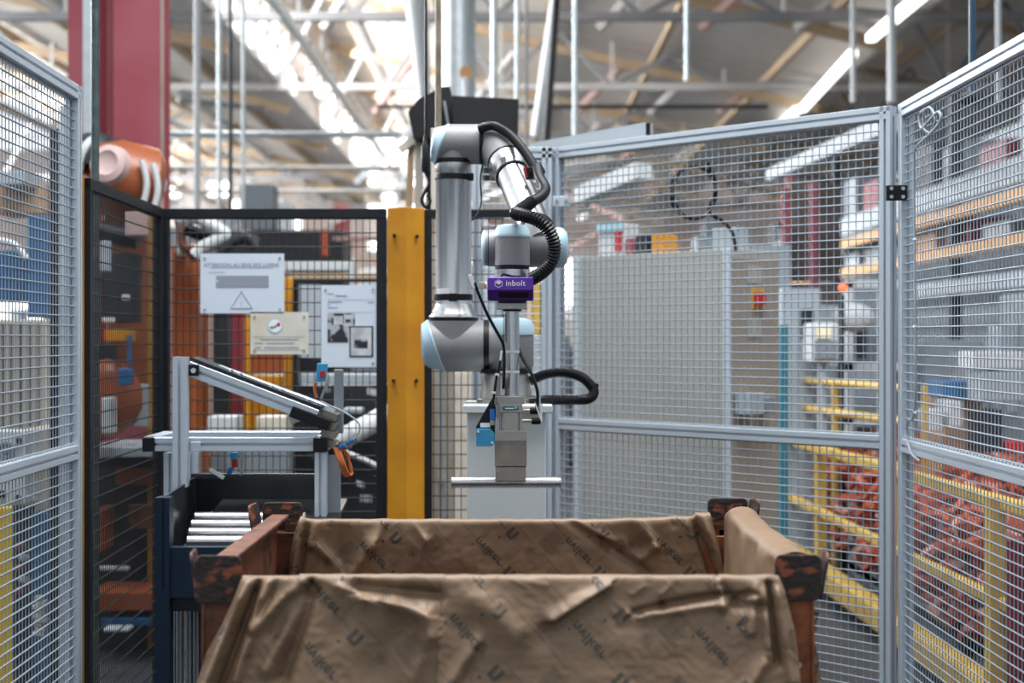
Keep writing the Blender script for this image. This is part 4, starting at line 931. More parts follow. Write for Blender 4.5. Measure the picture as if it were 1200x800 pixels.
MB().obox(P(587.2, 416.5, 4.035), (.003, 0, 0), (0, .003, 0), (.002, 0, .014)).build('cable_tag', M['white'], rb, bevel=.001)
MB().obox(P(582.5, 438.5, 4.03), (.006, 0, 0), (0, .004, 0), (0, 0, .003)).build('cable_tie', M['white'], rb)
MB().obox(P(578.5, 460, 4.03), (.006, 0, 0), (0, .004, 0), (0, 0, .003)).build('cable_tie', M['white'], rb)
cable('air_line', [P(606, 405, 4.11), P(613, 420, 4.09), P(621, 434, 4.07), P(627, 448, 4.06), P(630, 462, 4.06), P(629, 478, 4.06)], .0045)
cable('air_line', [P(607, 412, 4.11), P(617, 430, 4.10), P(626, 444, 4.09), P(632, 462, 4.08), P(632, 490, 4.06)], .003, 'lgrey')
# corrugated dress hose along the arm
def hose(name, pts, r, step=.0042, deep=.0016):
    p = even(smoothpts(pts, 14), step/2); return MB().path(p, r, 16, rf=lambda i: r-(deep if i % 2 else 0)).build(name, M['hose'], rb, smooth=False)
h_ = hose('dress_hose', [P(562, 150.5, 4.56), P(578, 147.5, 4.54), P(596, 157, 4.50), P(612, 174, 4.42), P(624, 192, 4.34), P(631, 207, 4.28)], .0150, .0062)
MB().path(smoothpts([P(630, 196, 4.28), P(632.5, 208, 4.24), P(639, 221, 4.20), P(634, 230, 4.16), P(620, 238, 4.12)], 10), .0155, 18).build('hose_sleeve', M['black'], rb, smooth=True)
hose('dress_hose', [P(622, 237, 4.12), P(612, 245, 4.08), P(605, 250, 4.05), P(612, 252, 4.02), P(626, 256, 4.0), P(640, 266, 3.99), P(649, 284, 3.99), P(648, 303, 4.0), P(638, 317, 4.02), P(623, 327, 4.05)], .0195, .0088, .0036)
MB().lathe(P(629, 198, 4.30), (Vector((.3, -.2, -1))).normalized(), [(0, .019), (.006, .022), (.016, .022), (.02, .019)], 20).build('hose_clamp', M['black'], rb, smooth=True)
MB().obox(P(620, 203, 4.31), (.014, 0, .002), (0, .012, 0), (-.004, 0, .018)).build('hose_holder', M['black'], rb, bevel=.004)
MB().obox(P(616, 201, 4.30), (.003, 0, -.002), (0, .008, 0), (-.003, 0, .018)).build('holder_pad', M['redp'], rb, bevel=.001)
hose('base_hose', [P(622, 446, 4.64), P(640, 438.5, 4.66), P(662, 436.5, 4.66), P(680, 441, 4.64), P(692, 451, 4.62), P(696, 460, 4.60), P(690, 467, 4.58), P(672, 468.5, 4.56), P(640, 468.5, 4.56), P(620, 470, 4.58)], .0165, .0066, .0024)
MB().obox(P(697.5, 452.5, 4.62), (.010, 0, -.002), (0, .012, 0), (.001, 0, .010)).build('hose_tie', M['black'], rb, bevel=.002)
cable('wall_cable', [P(566, 190, 4.7), P(563, 210, 4.72), P(564, 235, 4.72), P(560, 250, 4.7), P(553, 258, 4.68)], .003)
# the bar in the jaws
ribbed('ribbed_bar', P(529, 565, 4.08), P(658, 565, 4.08), .0172, .0078, 'long ribbed steel bar held under the gripper of the robot arm', 'ribbed steel bars', 32)
RELABEL = {'distant machines left': 'machine beyond the black mesh', 'distant machines centre': 'machine beyond angled mesh', 'far machines': 'tall machine at hall end',
 'pipes dropping before the trusses': 'vertical roof pipe', 'crates on the orange rack': 'crate on orange beam', 'crates above the white rack panel': 'crate above white panel',
 'machine units below the orange rack': 'unit under orange rack', 'fittings on the dark machine': 'fitting under tall notice', 'lengthwise beams of the left roof bay': 'left-bay roof beam'}
# ------------------------------------------------------------ behind the right-hand panels
def boxthing(name, label, cat, px0, px1, py0, py1, Y, d, m, group=None, tofloor=True, bevel=.006):
    a = P(px0, py1, Y); b = P(px1, py0, Y); z0 = 0 if tofloor else a.z
    return tag(MB().box(a.x, b.x, Y, Y+d, z0, b.z).build(name, m, bevel=bevel), label, cat, group)
# large grey cabinet seen corner on
cb = thing('control_cabinet', 'large grey control cabinet with silver edge profiles behind the angled panel', 'cabinet', (.9, 6.3, 0))
C0 = Vector((P(857, 0, 6.1).x, 6.1, 0)); dl = Vector((-.60, .62, 0)).normalized(); dr = Vector((.66, .62, 0)).normalized(); ztc = P(0, 291, 6.1).z
L1, L2 = .90, .33
m = MB(); m.obox(C0+dl*L1/2+dr*L2/2+Vector((0, 0, ztc/2)), dl*L1/2, dr*L2/2, (0, 0, ztc/2)).build('body', M['cab'], cb, bevel=.004)
m = MB(); m.obox(C0+dr*L2/2-dl*.003+Vector((0, 0, ztc/2+.01)), dr*(L2/2-.005), dl*.003, (0, 0, ztc/2-.05)).build('side_door', M['cabb'], cb)
for q, wd in ((.01, .035), (L1-.02, .035)):
    MB().obox(C0+dl*q-dr*.012+Vector((0, 0, ztc/2)), dl*wd/2, dr*.012, (0, 0, ztc/2)).build('edge_profile', M['alu'], cb, bevel=.003)
def on_side(u, py, w_, h_, off, m_, nm, th=.004):
    c = C0+dr*u-dl*(.006+off); z = P(0, py, c.y).z; return MB().obox((c.x, c.y, z), dr*w_/2, dl*th, (0, 0, h_/2)).build(nm, m_, cb, bevel=.001)
on_side(.15, 322, .09, .075, 0, M['cab'], 'label_plate'); on_side(.15, 385, .09, .075, 0, M['cab'], 'label_plate')
on_side(.17, 350, .10, .09, 0, M['yellow2'], 'switch_plate'); on_side(.17, 350, .06, .055, .01, M['redp'], 'emergency_switch', .015)
b_ = C0+dl*.0+dr*.06-dl*.05; MB().obox(Vector((b_.x, b_.y, P(0, 473, 6.1).z)), dr*.05, dl*.04, (0, 0, .045)).build('socket_box', M['lgrey'], cb, bevel=.004)
MB().obox(Vector((C0.x, C0.y, 0))+dr*.18-dl*.04+Vector((0, 0, P(0, 474, 6.2).z)), dr*.03, dl*.03, (0, 0, .035)).build('socket_plug', M['mgrey'], cb, bevel=.004)
# coil of black cable hanging on the gate
cc_ = thing('cable_coil', 'round coil of black cable hanging on the angled mesh panel', 'cable', P(812, 262, 5.32))
for k in range(3):
    cx, cy, r = 812+k*1.2, 226-k*.5, 27-k*.9; MB().path([P(cx+r*math.cos(2*math.pi*i/36), cy+(r+4+k)*math.sin(2*math.pi*i/36), 5.33-.02*k+.03*math.sin(i)) for i in range(37)], .0045, 8).build('loop', M['black'], cc_, smooth=True)
MB().path(smoothpts([P(828, 190, 5.3), P(836, 205, 5.3), P(838, 225, 5.3), P(831, 248, 5.3), P(845, 258, 5.35), P(858, 272, 5.5), P(862, 292, 5.7)]), .007, 8).build('tail', M['black'], cc_, smooth=True)
# things on top of the cabinet
zt3 = ztc
def oncab(nm, lb, cat, u, w_, h_, m_, d_=.1, tilt=0):
    c = C0+dl*u+dr*.16+Vector((0, 0, zt3+h_/2)); return tag(MB().obox(c, dl*w_/2, dr*d_/2, (0, 0, h_/2)).build(nm, m_, bevel=.004), lb, cat)
o = oncab('label_box', 'pale blue box on top of the grey cabinet', 'box', .78, .16, .15, M['white2']); c = C0+dl*.78+dr*.105+Vector((0, 0, zt3+.135)); MB().obox(c, dl*.082, dr*.004, (0, 0, .018)).build('blue_lid', M['lblue'], o); c = C0+dl*.73+dr*.105+Vector((0, 0, zt3+.07)); MB().obox(c, dl*.018, dr*.006, (0, 0, .045)).build('red_panel', M['redp'], o)
oncab('tool_box', 'small yellow box on top of the grey cabinet', 'box', .50, .07, .09, M['yellow']); oncab('tool_box', 'small dark box on top of the grey cabinet beside the yellow one', 'box', .60, .06, .09, M['dgrey'])
oncab('tool_box', 'grey box at the near end of the grey cabinet top', 'box', .13, .12, .10, M['lgrey']); oncab('tool_box', 'tiny maroon box on top of the grey cabinet', 'box', .67, .04, .08, M['maroon'])
# blurred plant beyond the gate
boxthing('equipment_post', 'teal upright post right of the grey cabinet', 'post', 915, 924, 380, 500, 8.2, .06, M['teal'])
tag(MB().pbox(926, 985, 215, 330, 13.5, .1).box(P(926, 0, 13.5).x, P(985, 0, 13.5).x, 13.5, 13.6, 0, 2.0).build('dark_backing', M['brownd']), 'dark brown backing panel between the two maroon columns', 'partition')  # dark panel added to darken the background behind the columns
wc = boxthing('white_cabinet', 'pale cabinet with a dark window behind the teal post', 'cabinet', 916, 962, 338, 500, 9.3, .4, M['lgrey'])
MB().pbox(939, 953, 362, 396, 9.28, .03).build('dark_window', M['dgrey'], wc)
mc = thing('screen_unit', 'white operator box with a cream lit screen', 'machine', P(965, 800, 8.9))
MB().pbox(952, 984, 378, 425, 8.9, .3).build('housing', M['white2'], mc, bevel=.02); MB().pbox(958, 974, 382, 396, 8.88, .02).build('screen', M['screen'], mc)
MB().pbox(955, 981, 399, 420, 8.88, .03).build('keypad', M['mgrey'], mc); MB().pbox(962, 970, 425, 720, 8.95, .1).build('stand', M['lgrey'], mc)
lt = boxthing('lamp_post', 'dark support carrying a small red signal lamp', 'lamp', 984, 990, 345, 500, 9.0, .05, M['dgrey']); MB().sphere(P(988, 337, 8.98), .028, 12).build('lamp_dome', M['redlamp'], lt, smooth=True)
fr = thing('machine_enclosure', 'light grey framed machine enclosure beyond the gate', 'machine', P(1018, 800, 9.8))
for px in (992, 1031, 1062): MB().pbox(px, px+8, 330, 830, 9.8, .06).build('post', M['white2'], fr)
for py in (328, 425, 488): MB().pbox(992, 1070, py, py+9, 9.8, .05).build('cross_rail', M['white2'], fr)
MB().pbox(992, 1070, 336, 430, 10.3, .03).build('back_panel', M['mgrey'], fr)
MB().pbox(1002, 1015, 370, 420, 10.1, .1).build('dark_unit', M['dgrey'], fr); MB().pbox(1000, 1030, 430, 500, 10.1, .3).build('lower_unit', M['lgrey'], fr)
random.seed(11)
tag(MB().sphere(P(1000, 372, 9.4), .12, 14, (1.2, .6, .8)).build('wrapped_part', M['white2'], smooth=True), 'white wrapped bundle beside the cream screen', 'bundle')
boxthing('work_bench', 'grey bench with a pale top beyond the yellow handrail', 'bench', 922, 1062, 428, 500, 10.6, .5, M['mgrey'])
for i, (px, w_, mm, lb) in enumerate(((940, 22, 'cardb', 'brown carton on the bench'), (972, 24, 'white2', 'white carton on the bench'), (1010, 22, 'lgrey', 'grey crate on the bench'))):
    boxthing('storage_box', lb+' past the yellow rail', 'box', px, px+w_, 410, 428, 10.65, .3, M[mm], tofloor=False)
for px0, px1, py0, py1, mm, lb in ((932, 968, 480, 520, 'white2', 'white sack low behind the yellow handrail'), (990, 1040, 455, 500, 'lgrey', 'pale machine base low behind the yellow handrail')):
    boxthing('storage_box', lb, 'box', px0, px1, py0, py1, 10.2, .4, M[mm])
# yellow handrail (further) and guard rail (nearer)
hr = thing('handrail', 'thin yellow handrail fence with two rails in front of the machine', 'rail', (1.95, 8.8, 0))
def rr_(t_, a, b, r, m_='yellow2', nm='rail'): return MB().cyl(a, b, r, 10).build(nm, M[m_], t_, smooth=True)
for z in (1.225, 1.045, .80): rr_(hr, (1.84, 9.6, z), (2.10, 7.8, z), .024)
for y in (9.5, 8.78, 8.0): x = 1.84+.26*(9.6-y)/1.8; rr_(hr, (x, y, 0), (x, y, 1.225), .024, nm='post')
gr_ = thing('guard_rail', 'yellow guard rail with thick lower beam beside the orange castings', 'rail', (1.8, 7, 0))
MB().bar((1.78, 10.0, .12), (1.86, 4.9, .12), .10, .13).build('kick_beam', M['yellow2'], gr_, bevel=.02)
MB().bar((1.78, 10.0, .47), (1.86, 4.9, .50), .04, .05).build('middle_rail', M['yellow2'], gr_, bevel=.01)
MB().bar((1.78, 10.0, .83), (1.86, 4.9, .88), .04, .055).build('upper_rail', M['yellow2'], gr_, bevel=.01)
for y in (8.6, 6.9, 5.5): MB().box(1.80, 1.86, y-.04, y+.04, 0, .9).build('post', M['yellow2'], gr_, bevel=.006)
# heap of orange castings in a dark trough
tg = thing('casting_trough', 'dark steel trough full of castings behind the guard rail', 'trough', (2.6, 7.5, 0))
MB().box(2.02, 2.06, 4.6, 10.6, 0, .62).build('side_wall', M['mgrey'], tg); MB().box(4.3, 4.34, 4.6, 10.6, 0, .62).build('side_wall', M['mgrey'], tg); MB().box(2.02, 4.34, 4.6, 10.6, .12, .16).build('trough_floor', M['mgrey'], tg)
for y in (5.2, 6.4, 7.6, 8.8, 10): MB().box(1.99, 2.02, y-.04, y+.04, 0, .64).build('rib', M['dgrey'], tg)
rnd = random.Random(4); h1 = MB(); h2_ = MB()
for i in range(2300):
    y = rnd.uniform(4.7, 10.5); x = rnd.uniform(1.96, 4.3) if i % 3 else rnd.uniform(1.94, 2.2); z = .22+min(.52, (x-1.95)*1.7)*rnd.uniform(.75, 1.05)+.14*noise.noise(Vector((x*2, y*1.5, 0)))
    if i % 3 == 0: z = rnd.uniform(.25, .72)
    a1, a2 = rnd.uniform(0, 6.3), rnd.uniform(-1, 1); d = Vector((math.cos(a1)*math.cos(a2), math.sin(a1)*math.cos(a2), math.sin(a2)))*rnd.uniform(.04, .10); c = Vector((x, y, z))
    mm = h2_ if rnd.random() < .13 else h1; s_ = Vector((-d.y, d.x, .02)).normalized()*.05
    mm.path([c-d, c-d*.2+s_, c+d*.5+s_, c+d], rnd.uniform(.016, .03), 5)
tag(h1.build('orange_castings', M['cast']), 'tangled heap of small orange castings filling the trough', 'castings', kind='stuff')
tag(h2_.build('pale_castings', M['castp']), 'scattered pale pink castings among the orange heap', 'castings', kind='stuff')
boxthing('red_bin', 'dark red container at the lower right edge', 'container', 1182, 1290, 632, 800, 5.0, .04, M['maroon2'])
# rack line on the right
rk = thing('storage_rack', 'long rack with orange beams and white panels on the right', 'rack', (4.1, 14, 0))
for z, m_, h_ in ((2.60, 'rackor', .10), (2.26, 'rackor', .10), (2.80, 'lgrey', .20), (1.95, 'lgrey', .12)):
    MB().bar((3.95, 26, z), (3.95, 8.2, z), .08, h_).build('beam', M[m_], rk)
for i, y in enumerate((9, 11, 13.2, 15.5, 18, 21)): MB().box(3.98, 4.08, y-.05, y+.05, 0, 3.9).build('upright', M['maroon'] if i % 2 else M['dgrey'], rk)
MB().bar((5.2, 26, 2.3), (5.2, 8.2, 2.3), .02, 2.8).build('back_mesh', M['mgrey'], rk)
for i in range(14):
    y = 8.8+i*1.05; mm = ('mgrey', 'lgrey', 'dgrey', 'greyp', 'maroon2', 'cardb', 'lgrey')[i % 7]; h_ = .16+.1*(i % 3)
    tag(MB().box(4.1, 4.5, y, y+.7, 2.32, 2.32+h_).build('crate', M[mm], bevel=.02), 'blurred crate standing on the lower orange rack beam', 'crate', 'crates on the orange rack')
    tag(MB().box(4.1, 4.5, y+.1, y+.8, 2.95, 2.95+h_*1.3).build('crate', M[('mgrey', 'dgrey', 'greyp', 'maroon2')[i % 4]], bevel=.02), 'blurred crate standing above the white rack panel', 'crate', 'crates above the white rack panel')
# machines under the rack
rnd = random.Random(21); k = 0
for i in range(16):
    y = 8.2+i*.72; x = 3.35+rnd.random()*.25; z0 = .0; hh = 1.2+rnd.random()*.75; mm = ('white2', 'lgrey', 'mgrey', 'lgrey', 'white2', 'greyp')[i % 6]
    o = tag(MB().box(x, x+.5, y, y+.5, 0, hh).build('machine_unit', M[mm], bevel=.02), 'pale grey machine unit in the row below the orange rack', 'machine', 'machine units below the orange rack')
    MB().box(x-.02, x, y+.08, y+.42, hh-.45, hh-.2).build('panel', M[('dgrey', 'white2', 'mgrey')[i % 3]], o)
    MB().box(x-.03, x, y+.15, y+.25, hh-.8, hh-.55).build('panel', M[('white2', 'blue2', 'lgrey')[i % 3]], o)
boxthing('blue_crate', 'blue plastic crate beside the machines on the right', 'crate', 1104, 1146, 447, 466, 7.9, .3, M['blue2'], tofloor=False)
boxthing('brown_stand', 'brown stand carrying the blue crate', 'stand', 1106, 1152, 466, 520, 7.95, .3, M['cardb'])
boxthing('yellow_post', 'short yellow post behind the right mesh panel', 'post', 1082, 1088, 452, 640, 7.4, .04, M['yellow2'])
for px0, px1, py0, py1, mm, lb in ((1112, 1128, 470, 500, 'white2', 'white box on the brown stand'), (1150, 1175, 480, 530, 'dgrey', 'dark motor block behind the right mesh'), (1092, 1104, 480, 505, 'white2', 'narrow white canister behind the right mesh'), (1178, 1202, 517, 531, 'redp', 'red box at the right edge'), (1140, 1200, 412, 432, 'white2', 'long white tank at the right edge'), (1150, 1200, 436, 470, 'lgrey', 'grey block under the white tank')):
    boxthing('equipment_box', lb, 'box', px0, px1, py0, py1, 7.6, .25, M[mm], tofloor=False)
tag(MB().bar(P(905, 205, 16), P(1052, 143, 10), .13, .12).build('air_duct', M['lgrey']), 'long slanting grey duct seen through the angled mesh', 'duct')
for px0, py0, px1, py1, Y in ((940, 128, 1000, 62, 26), (1020, 45, 1085, -10, 20), (905, 155, 935, 128, 32)):
    tag(MB().bar(P(px0, py0, Y), P(px1, py1, Y*.8), .12, .10).build('strip_lamp', M['lamp']), 'bright strip lamp under the right roof bay, %s' % {940: 'the middle one', 1020: 'nearest the top edge', 905: 'lowest and furthest'}[px0], 'lamp', 'strip lamps under the right roof bay')
MB()
for px0, py0, px1, py1, Y in ((668, 236, 735, 198, 9.5),): tag(MB().bar(P(px0+14, py0-6, Y), P(px1+20, py1+2, Y-.5), .14, .10).build('air_duct', M['white2']), 'slanting pale duct behind the mesh right of the wrist', 'duct')
# ------------------------------------------------------------ the black hood and things behind the robot
hd = thing('extraction_hood', 'black sheet-metal hood above and behind the robot elbow', 'hood', P(560, 140, 6.6))
def slab(pts, Y, d, nm, par, m_):
    n = len(pts); a = [P(x, y, Y) for x, y in pts]; dv = Vector((0, d, 0)); MB().add(a+[p+dv for p in a], [tuple(range(n)), tuple(range(n, 2*n))[::-1]]+[(i, n+i, n+(i+1) % n, (i+1) % n) for i in range(n)]).build(nm, m_, par)
slab([(478, 131), (490, 116), (520, 101), (527, 101), (536, 160), (484, 160)], 6.6, .4, 'side_funnel', hd, M['hopper'])
slab([(530, 112), (608, 116), (606, 200), (534, 200)], 6.5, .5, 'hood_box', hd, M['hopper']); slab([(519, 118), (522, 118), (530, 165), (527, 165)], 6.55, .05, 'seam_strip', hd, M['mgrey'])
MB().pbox(500, 512, 155, 420, 6.9, .08).build('support_post', M['dframe'], hd)
tf = thing('timber_frame', 'pale timber support frame left of the robot elbow', 'frame', P(490, 245, 6.8))
MB().pbox(486, 495, 155, 520, 6.8, .05).build('post', M['cream'], tf); MB().bar(P(468, 176, 6.8), P(494, 157, 6.8), .035, .035).build('brace', M['cream'], tf); MB().bar(P(479, 250, 6.82), P(482, 170, 6.82), .03, .03).build('stay', M['wood'], tf)
fan = thing('orange_beacon', 'small orange round gauge high above the hood', 'gauge', P(546, 112, 12)); MB().cyl(P(546, 85, 12), P(546, 85, 12.05), .055, 16).build('dial', M['rackor'], fan, smooth=True); MB().cyl(P(546, 90, 12.02), P(546, 140, 12.02), .03, 8).build('stem', M['white2'], fan)
# big roof ducts
tag(MB().cyl(P(478, -120, 15), P(497, 112, 15), .17, 20, r2=.07).build('roof_duct', M['white2'], smooth=True), 'white tapering duct dropping from the roof centre', 'duct')
tag(MB().cyl(P(538, -300, 13.5), P(538, 130, 13.5), .155, 24).build('roof_duct', M['galv'], smooth=True), 'broad grey round duct dropping behind the black hood', 'duct')
tag(MB().cyl(P(652, -10, 17), P(628, 160, 17), .06, 16).build('roof_duct', M['white2'], smooth=True), 'pale slanting duct right of the black hood', 'duct')
tag(MB().cyl(P(652, -5, 16), P(640, 165, 16), .045, 16).build('roof_duct', M['dgrey'], smooth=True), 'dark slanting duct right of the black hood', 'duct')
for px, Y, r, m_ in ((606, 11, .017, 'galv'), (674, 12, .022, 'galv'), (579, 14, .03, 'galv'), (617, 12, .012, 'truss'), (805, 15, .024, 'galv'), (231, 12, .028, 'white2'), (257, 13, .021, 'galv'), (270, 11, .016, 'dgrey'), (285, 11, .014, 'galv'), (1000, 16, .03, 'white2'), (1045, 15, .045, 'white2'), (1170, 13, .025, 'white2')):
    bot = {231: 250, 257: 250, 270: 250, 285: 250}.get(px, 180 if px < 700 else (95 if px == 805 else 120))
    tag(MB().cyl(P(px, -120, Y), P(px, bot, Y), r, 12).build('drop_pipe', M[m_], smooth=True), 'thin vertical pipe dropping in front of the roof trusses', 'pipe', 'pipes dropping before the trusses')
for py, Y, m_ in ((157, 14, 'galv'), (197, 16, 'trussl'), (224, 18, 'trussl'), (125, 19, 'dgrey')):
    xa_ = -8 if py < 250 else 0; z = P(0, py, Y).z
    tag(MB().cyl((P(188 if py != 125 else 440, 0, Y).x, Y, z), (P(470 if py != 125 else 900, 0, Y).x, Y, z), .028, 10).build('cross_pipe', M[m_], smooth=True), 'horizontal pipe crossing the hall at height %s' % {157: 'just below the column clamp', 197: 'halfway above the black fence', 224: 'just above the black fence', 125: 'behind the black hood'}[py], 'pipe')
# conduits and ducts lengthwise under the left bay
for x, z, r, m_ in ((-4.6, 6.6, .12, 'truss'), (-4.35, 6.9, .08, 'truss'), (-2.9, 5.6, .07, 'galv'), (-6.2, 6.1, .10, 'white2'), (-8.2, 5.2, .08, 'wood')):
    tag(MB().bar((x, 10, z), (x, 48, z), r, r*1.6).build('roof_beam', M[m_]), 'lengthwise beam running along the left roof bay', 'beam', 'lengthwise beams of the left roof bay')
# ------------------------------------------------------------ behind the left fences: orange robot, cabinets
orb = thing('industrial_robot', 'large terracotta orange industrial robot behind the black mesh', 'robot', (-2.05, 7.2, 0))
Yo = 7.2
MB().lathe(P(150, 205, Yo)+Vector((-.16, -.1, 0)), (1, .5, -.18), [(0, .10), (.02, .15), (.12, .19), (.30, .185), (.34, .14), (.36, .05)], 32).build('upper_joint', M['robor'], orb, smooth=True)
MB().lathe(P(132, 194, Yo-.3), (-.25, -1, .15), [(0, .095), (.05, .09), (.06, .06), (.05, .045)], 32).build('joint_cap', M['cappink'], orb, smooth=True)
m = MB()
for i, a_ in enumerate((170, 183)): m.path([P(a_+6*math.sin(t*math.pi/8)-4, 188+i*4+t*7, Yo-.20) for t in range(9)], .016, 8)
m.build('white_band', M['white2'], orb, smooth=True)
MB().lathe(P(112, 195, Yo), (0, 0, 1), [(0, .12), (.05, .12), (.12, .10), (.16, .06)], 24).build('motor_cap', M['dgrey'], orb, smooth=True)
MB().lathe(P(128, 195, Yo+.1), (0, .2, 1), [(0, .10), (.08, .10), (.13, .07)], 24).build('motor', M['dgrey'], orb, smooth=True)
MB().path(smoothpts([P(88, 232, Yo-.1), P(92, 200, Yo-.1), P(101, 172, Yo-.1), P(112, 163, Yo-.05), P(126, 168, Yo)]), .022, 10).build('white_cable', M['white2'], orb, smooth=True)
MB().path([P(90, 210, Yo), P(120, 230, Yo), P(150, 240, Yo+.1)], .09, 16).build('arm_beam', M['robor'], orb, smooth=True)
MB().path(smoothpts([P(150, 225, Yo+.1), P(145, 300, Yo+.1), P(150, 380, Yo+.1), P(160, 470, Yo+.2)]), .11, 20).build('lower_arm', M['robor'], orb, smooth=True)
MB().lathe(P(180, 225, Yo+.1), (0, 0, 1), [(0, .06), (.05, .07), (.10, .05)], 16).build('grey_motor', M['lgrey'], orb, smooth=True)
MB().box(-2.5, -1.9, Yo+.1, Yo+.7, 0, .55).build('base', M['dgrey'], orb, bevel=.05)
MB().lathe((-2.1, Yo+.3, .55), (0, 0, 1), [(0, .3), (.25, .28), (.4, .22)], 30).build('turret', M['dgrey'], orb, smooth=True)
MB().path(smoothpts([P(118, 270, Yo-.3), P(140, 276, Yo-.3), P(162, 280, Yo-.3)]), .05, 12).build('dark_harness', M['black'], orb, smooth=True)
pr = thing('process_robot', 'orange machine column with thick white and black hoses', 'machine', P(215, 800, 7.6))
MB().pbox(200, 232, 285, 900, 7.7, .3).build('column_body', M['robor'], pr, bevel=.02)
MB().pbox(205, 216, 265, 300, 7.6, .1).build('head', M['white2'], pr, bevel=.02)
MB().path(smoothpts([P(205, 258, 7.4), P(228, 255, 7.4), P(248, 264, 7.4), P(264, 275, 7.4), P(250, 284, 7.4), P(238, 290, 7.4), P(229, 300, 7.4)]), .035, 12).build('white_hose', M['white2'], pr, smooth=True)
MB().path(smoothpts([P(218, 268, 7.5), P(240, 276, 7.5), P(268, 282, 7.5), P(290, 276, 7.5), P(302, 285, 7.5)]), .035, 12).build('black_hose', M['black'], pr, smooth=True)
MB().path(smoothpts([P(258, 298, 7.4), P(272, 284, 7.4), P(290, 278, 7.4), P(300, 290, 7.4)]), .03, 12).build('black_hose', M['dgrey'], pr, smooth=True)
MB().path(smoothpts([P(212, 262, 7.6), P(214, 285, 7.6), P(224, 296, 7.6), P(230, 305, 7.6)]), .025, 10).build('brown_hose', M['bin'], pr, smooth=True)
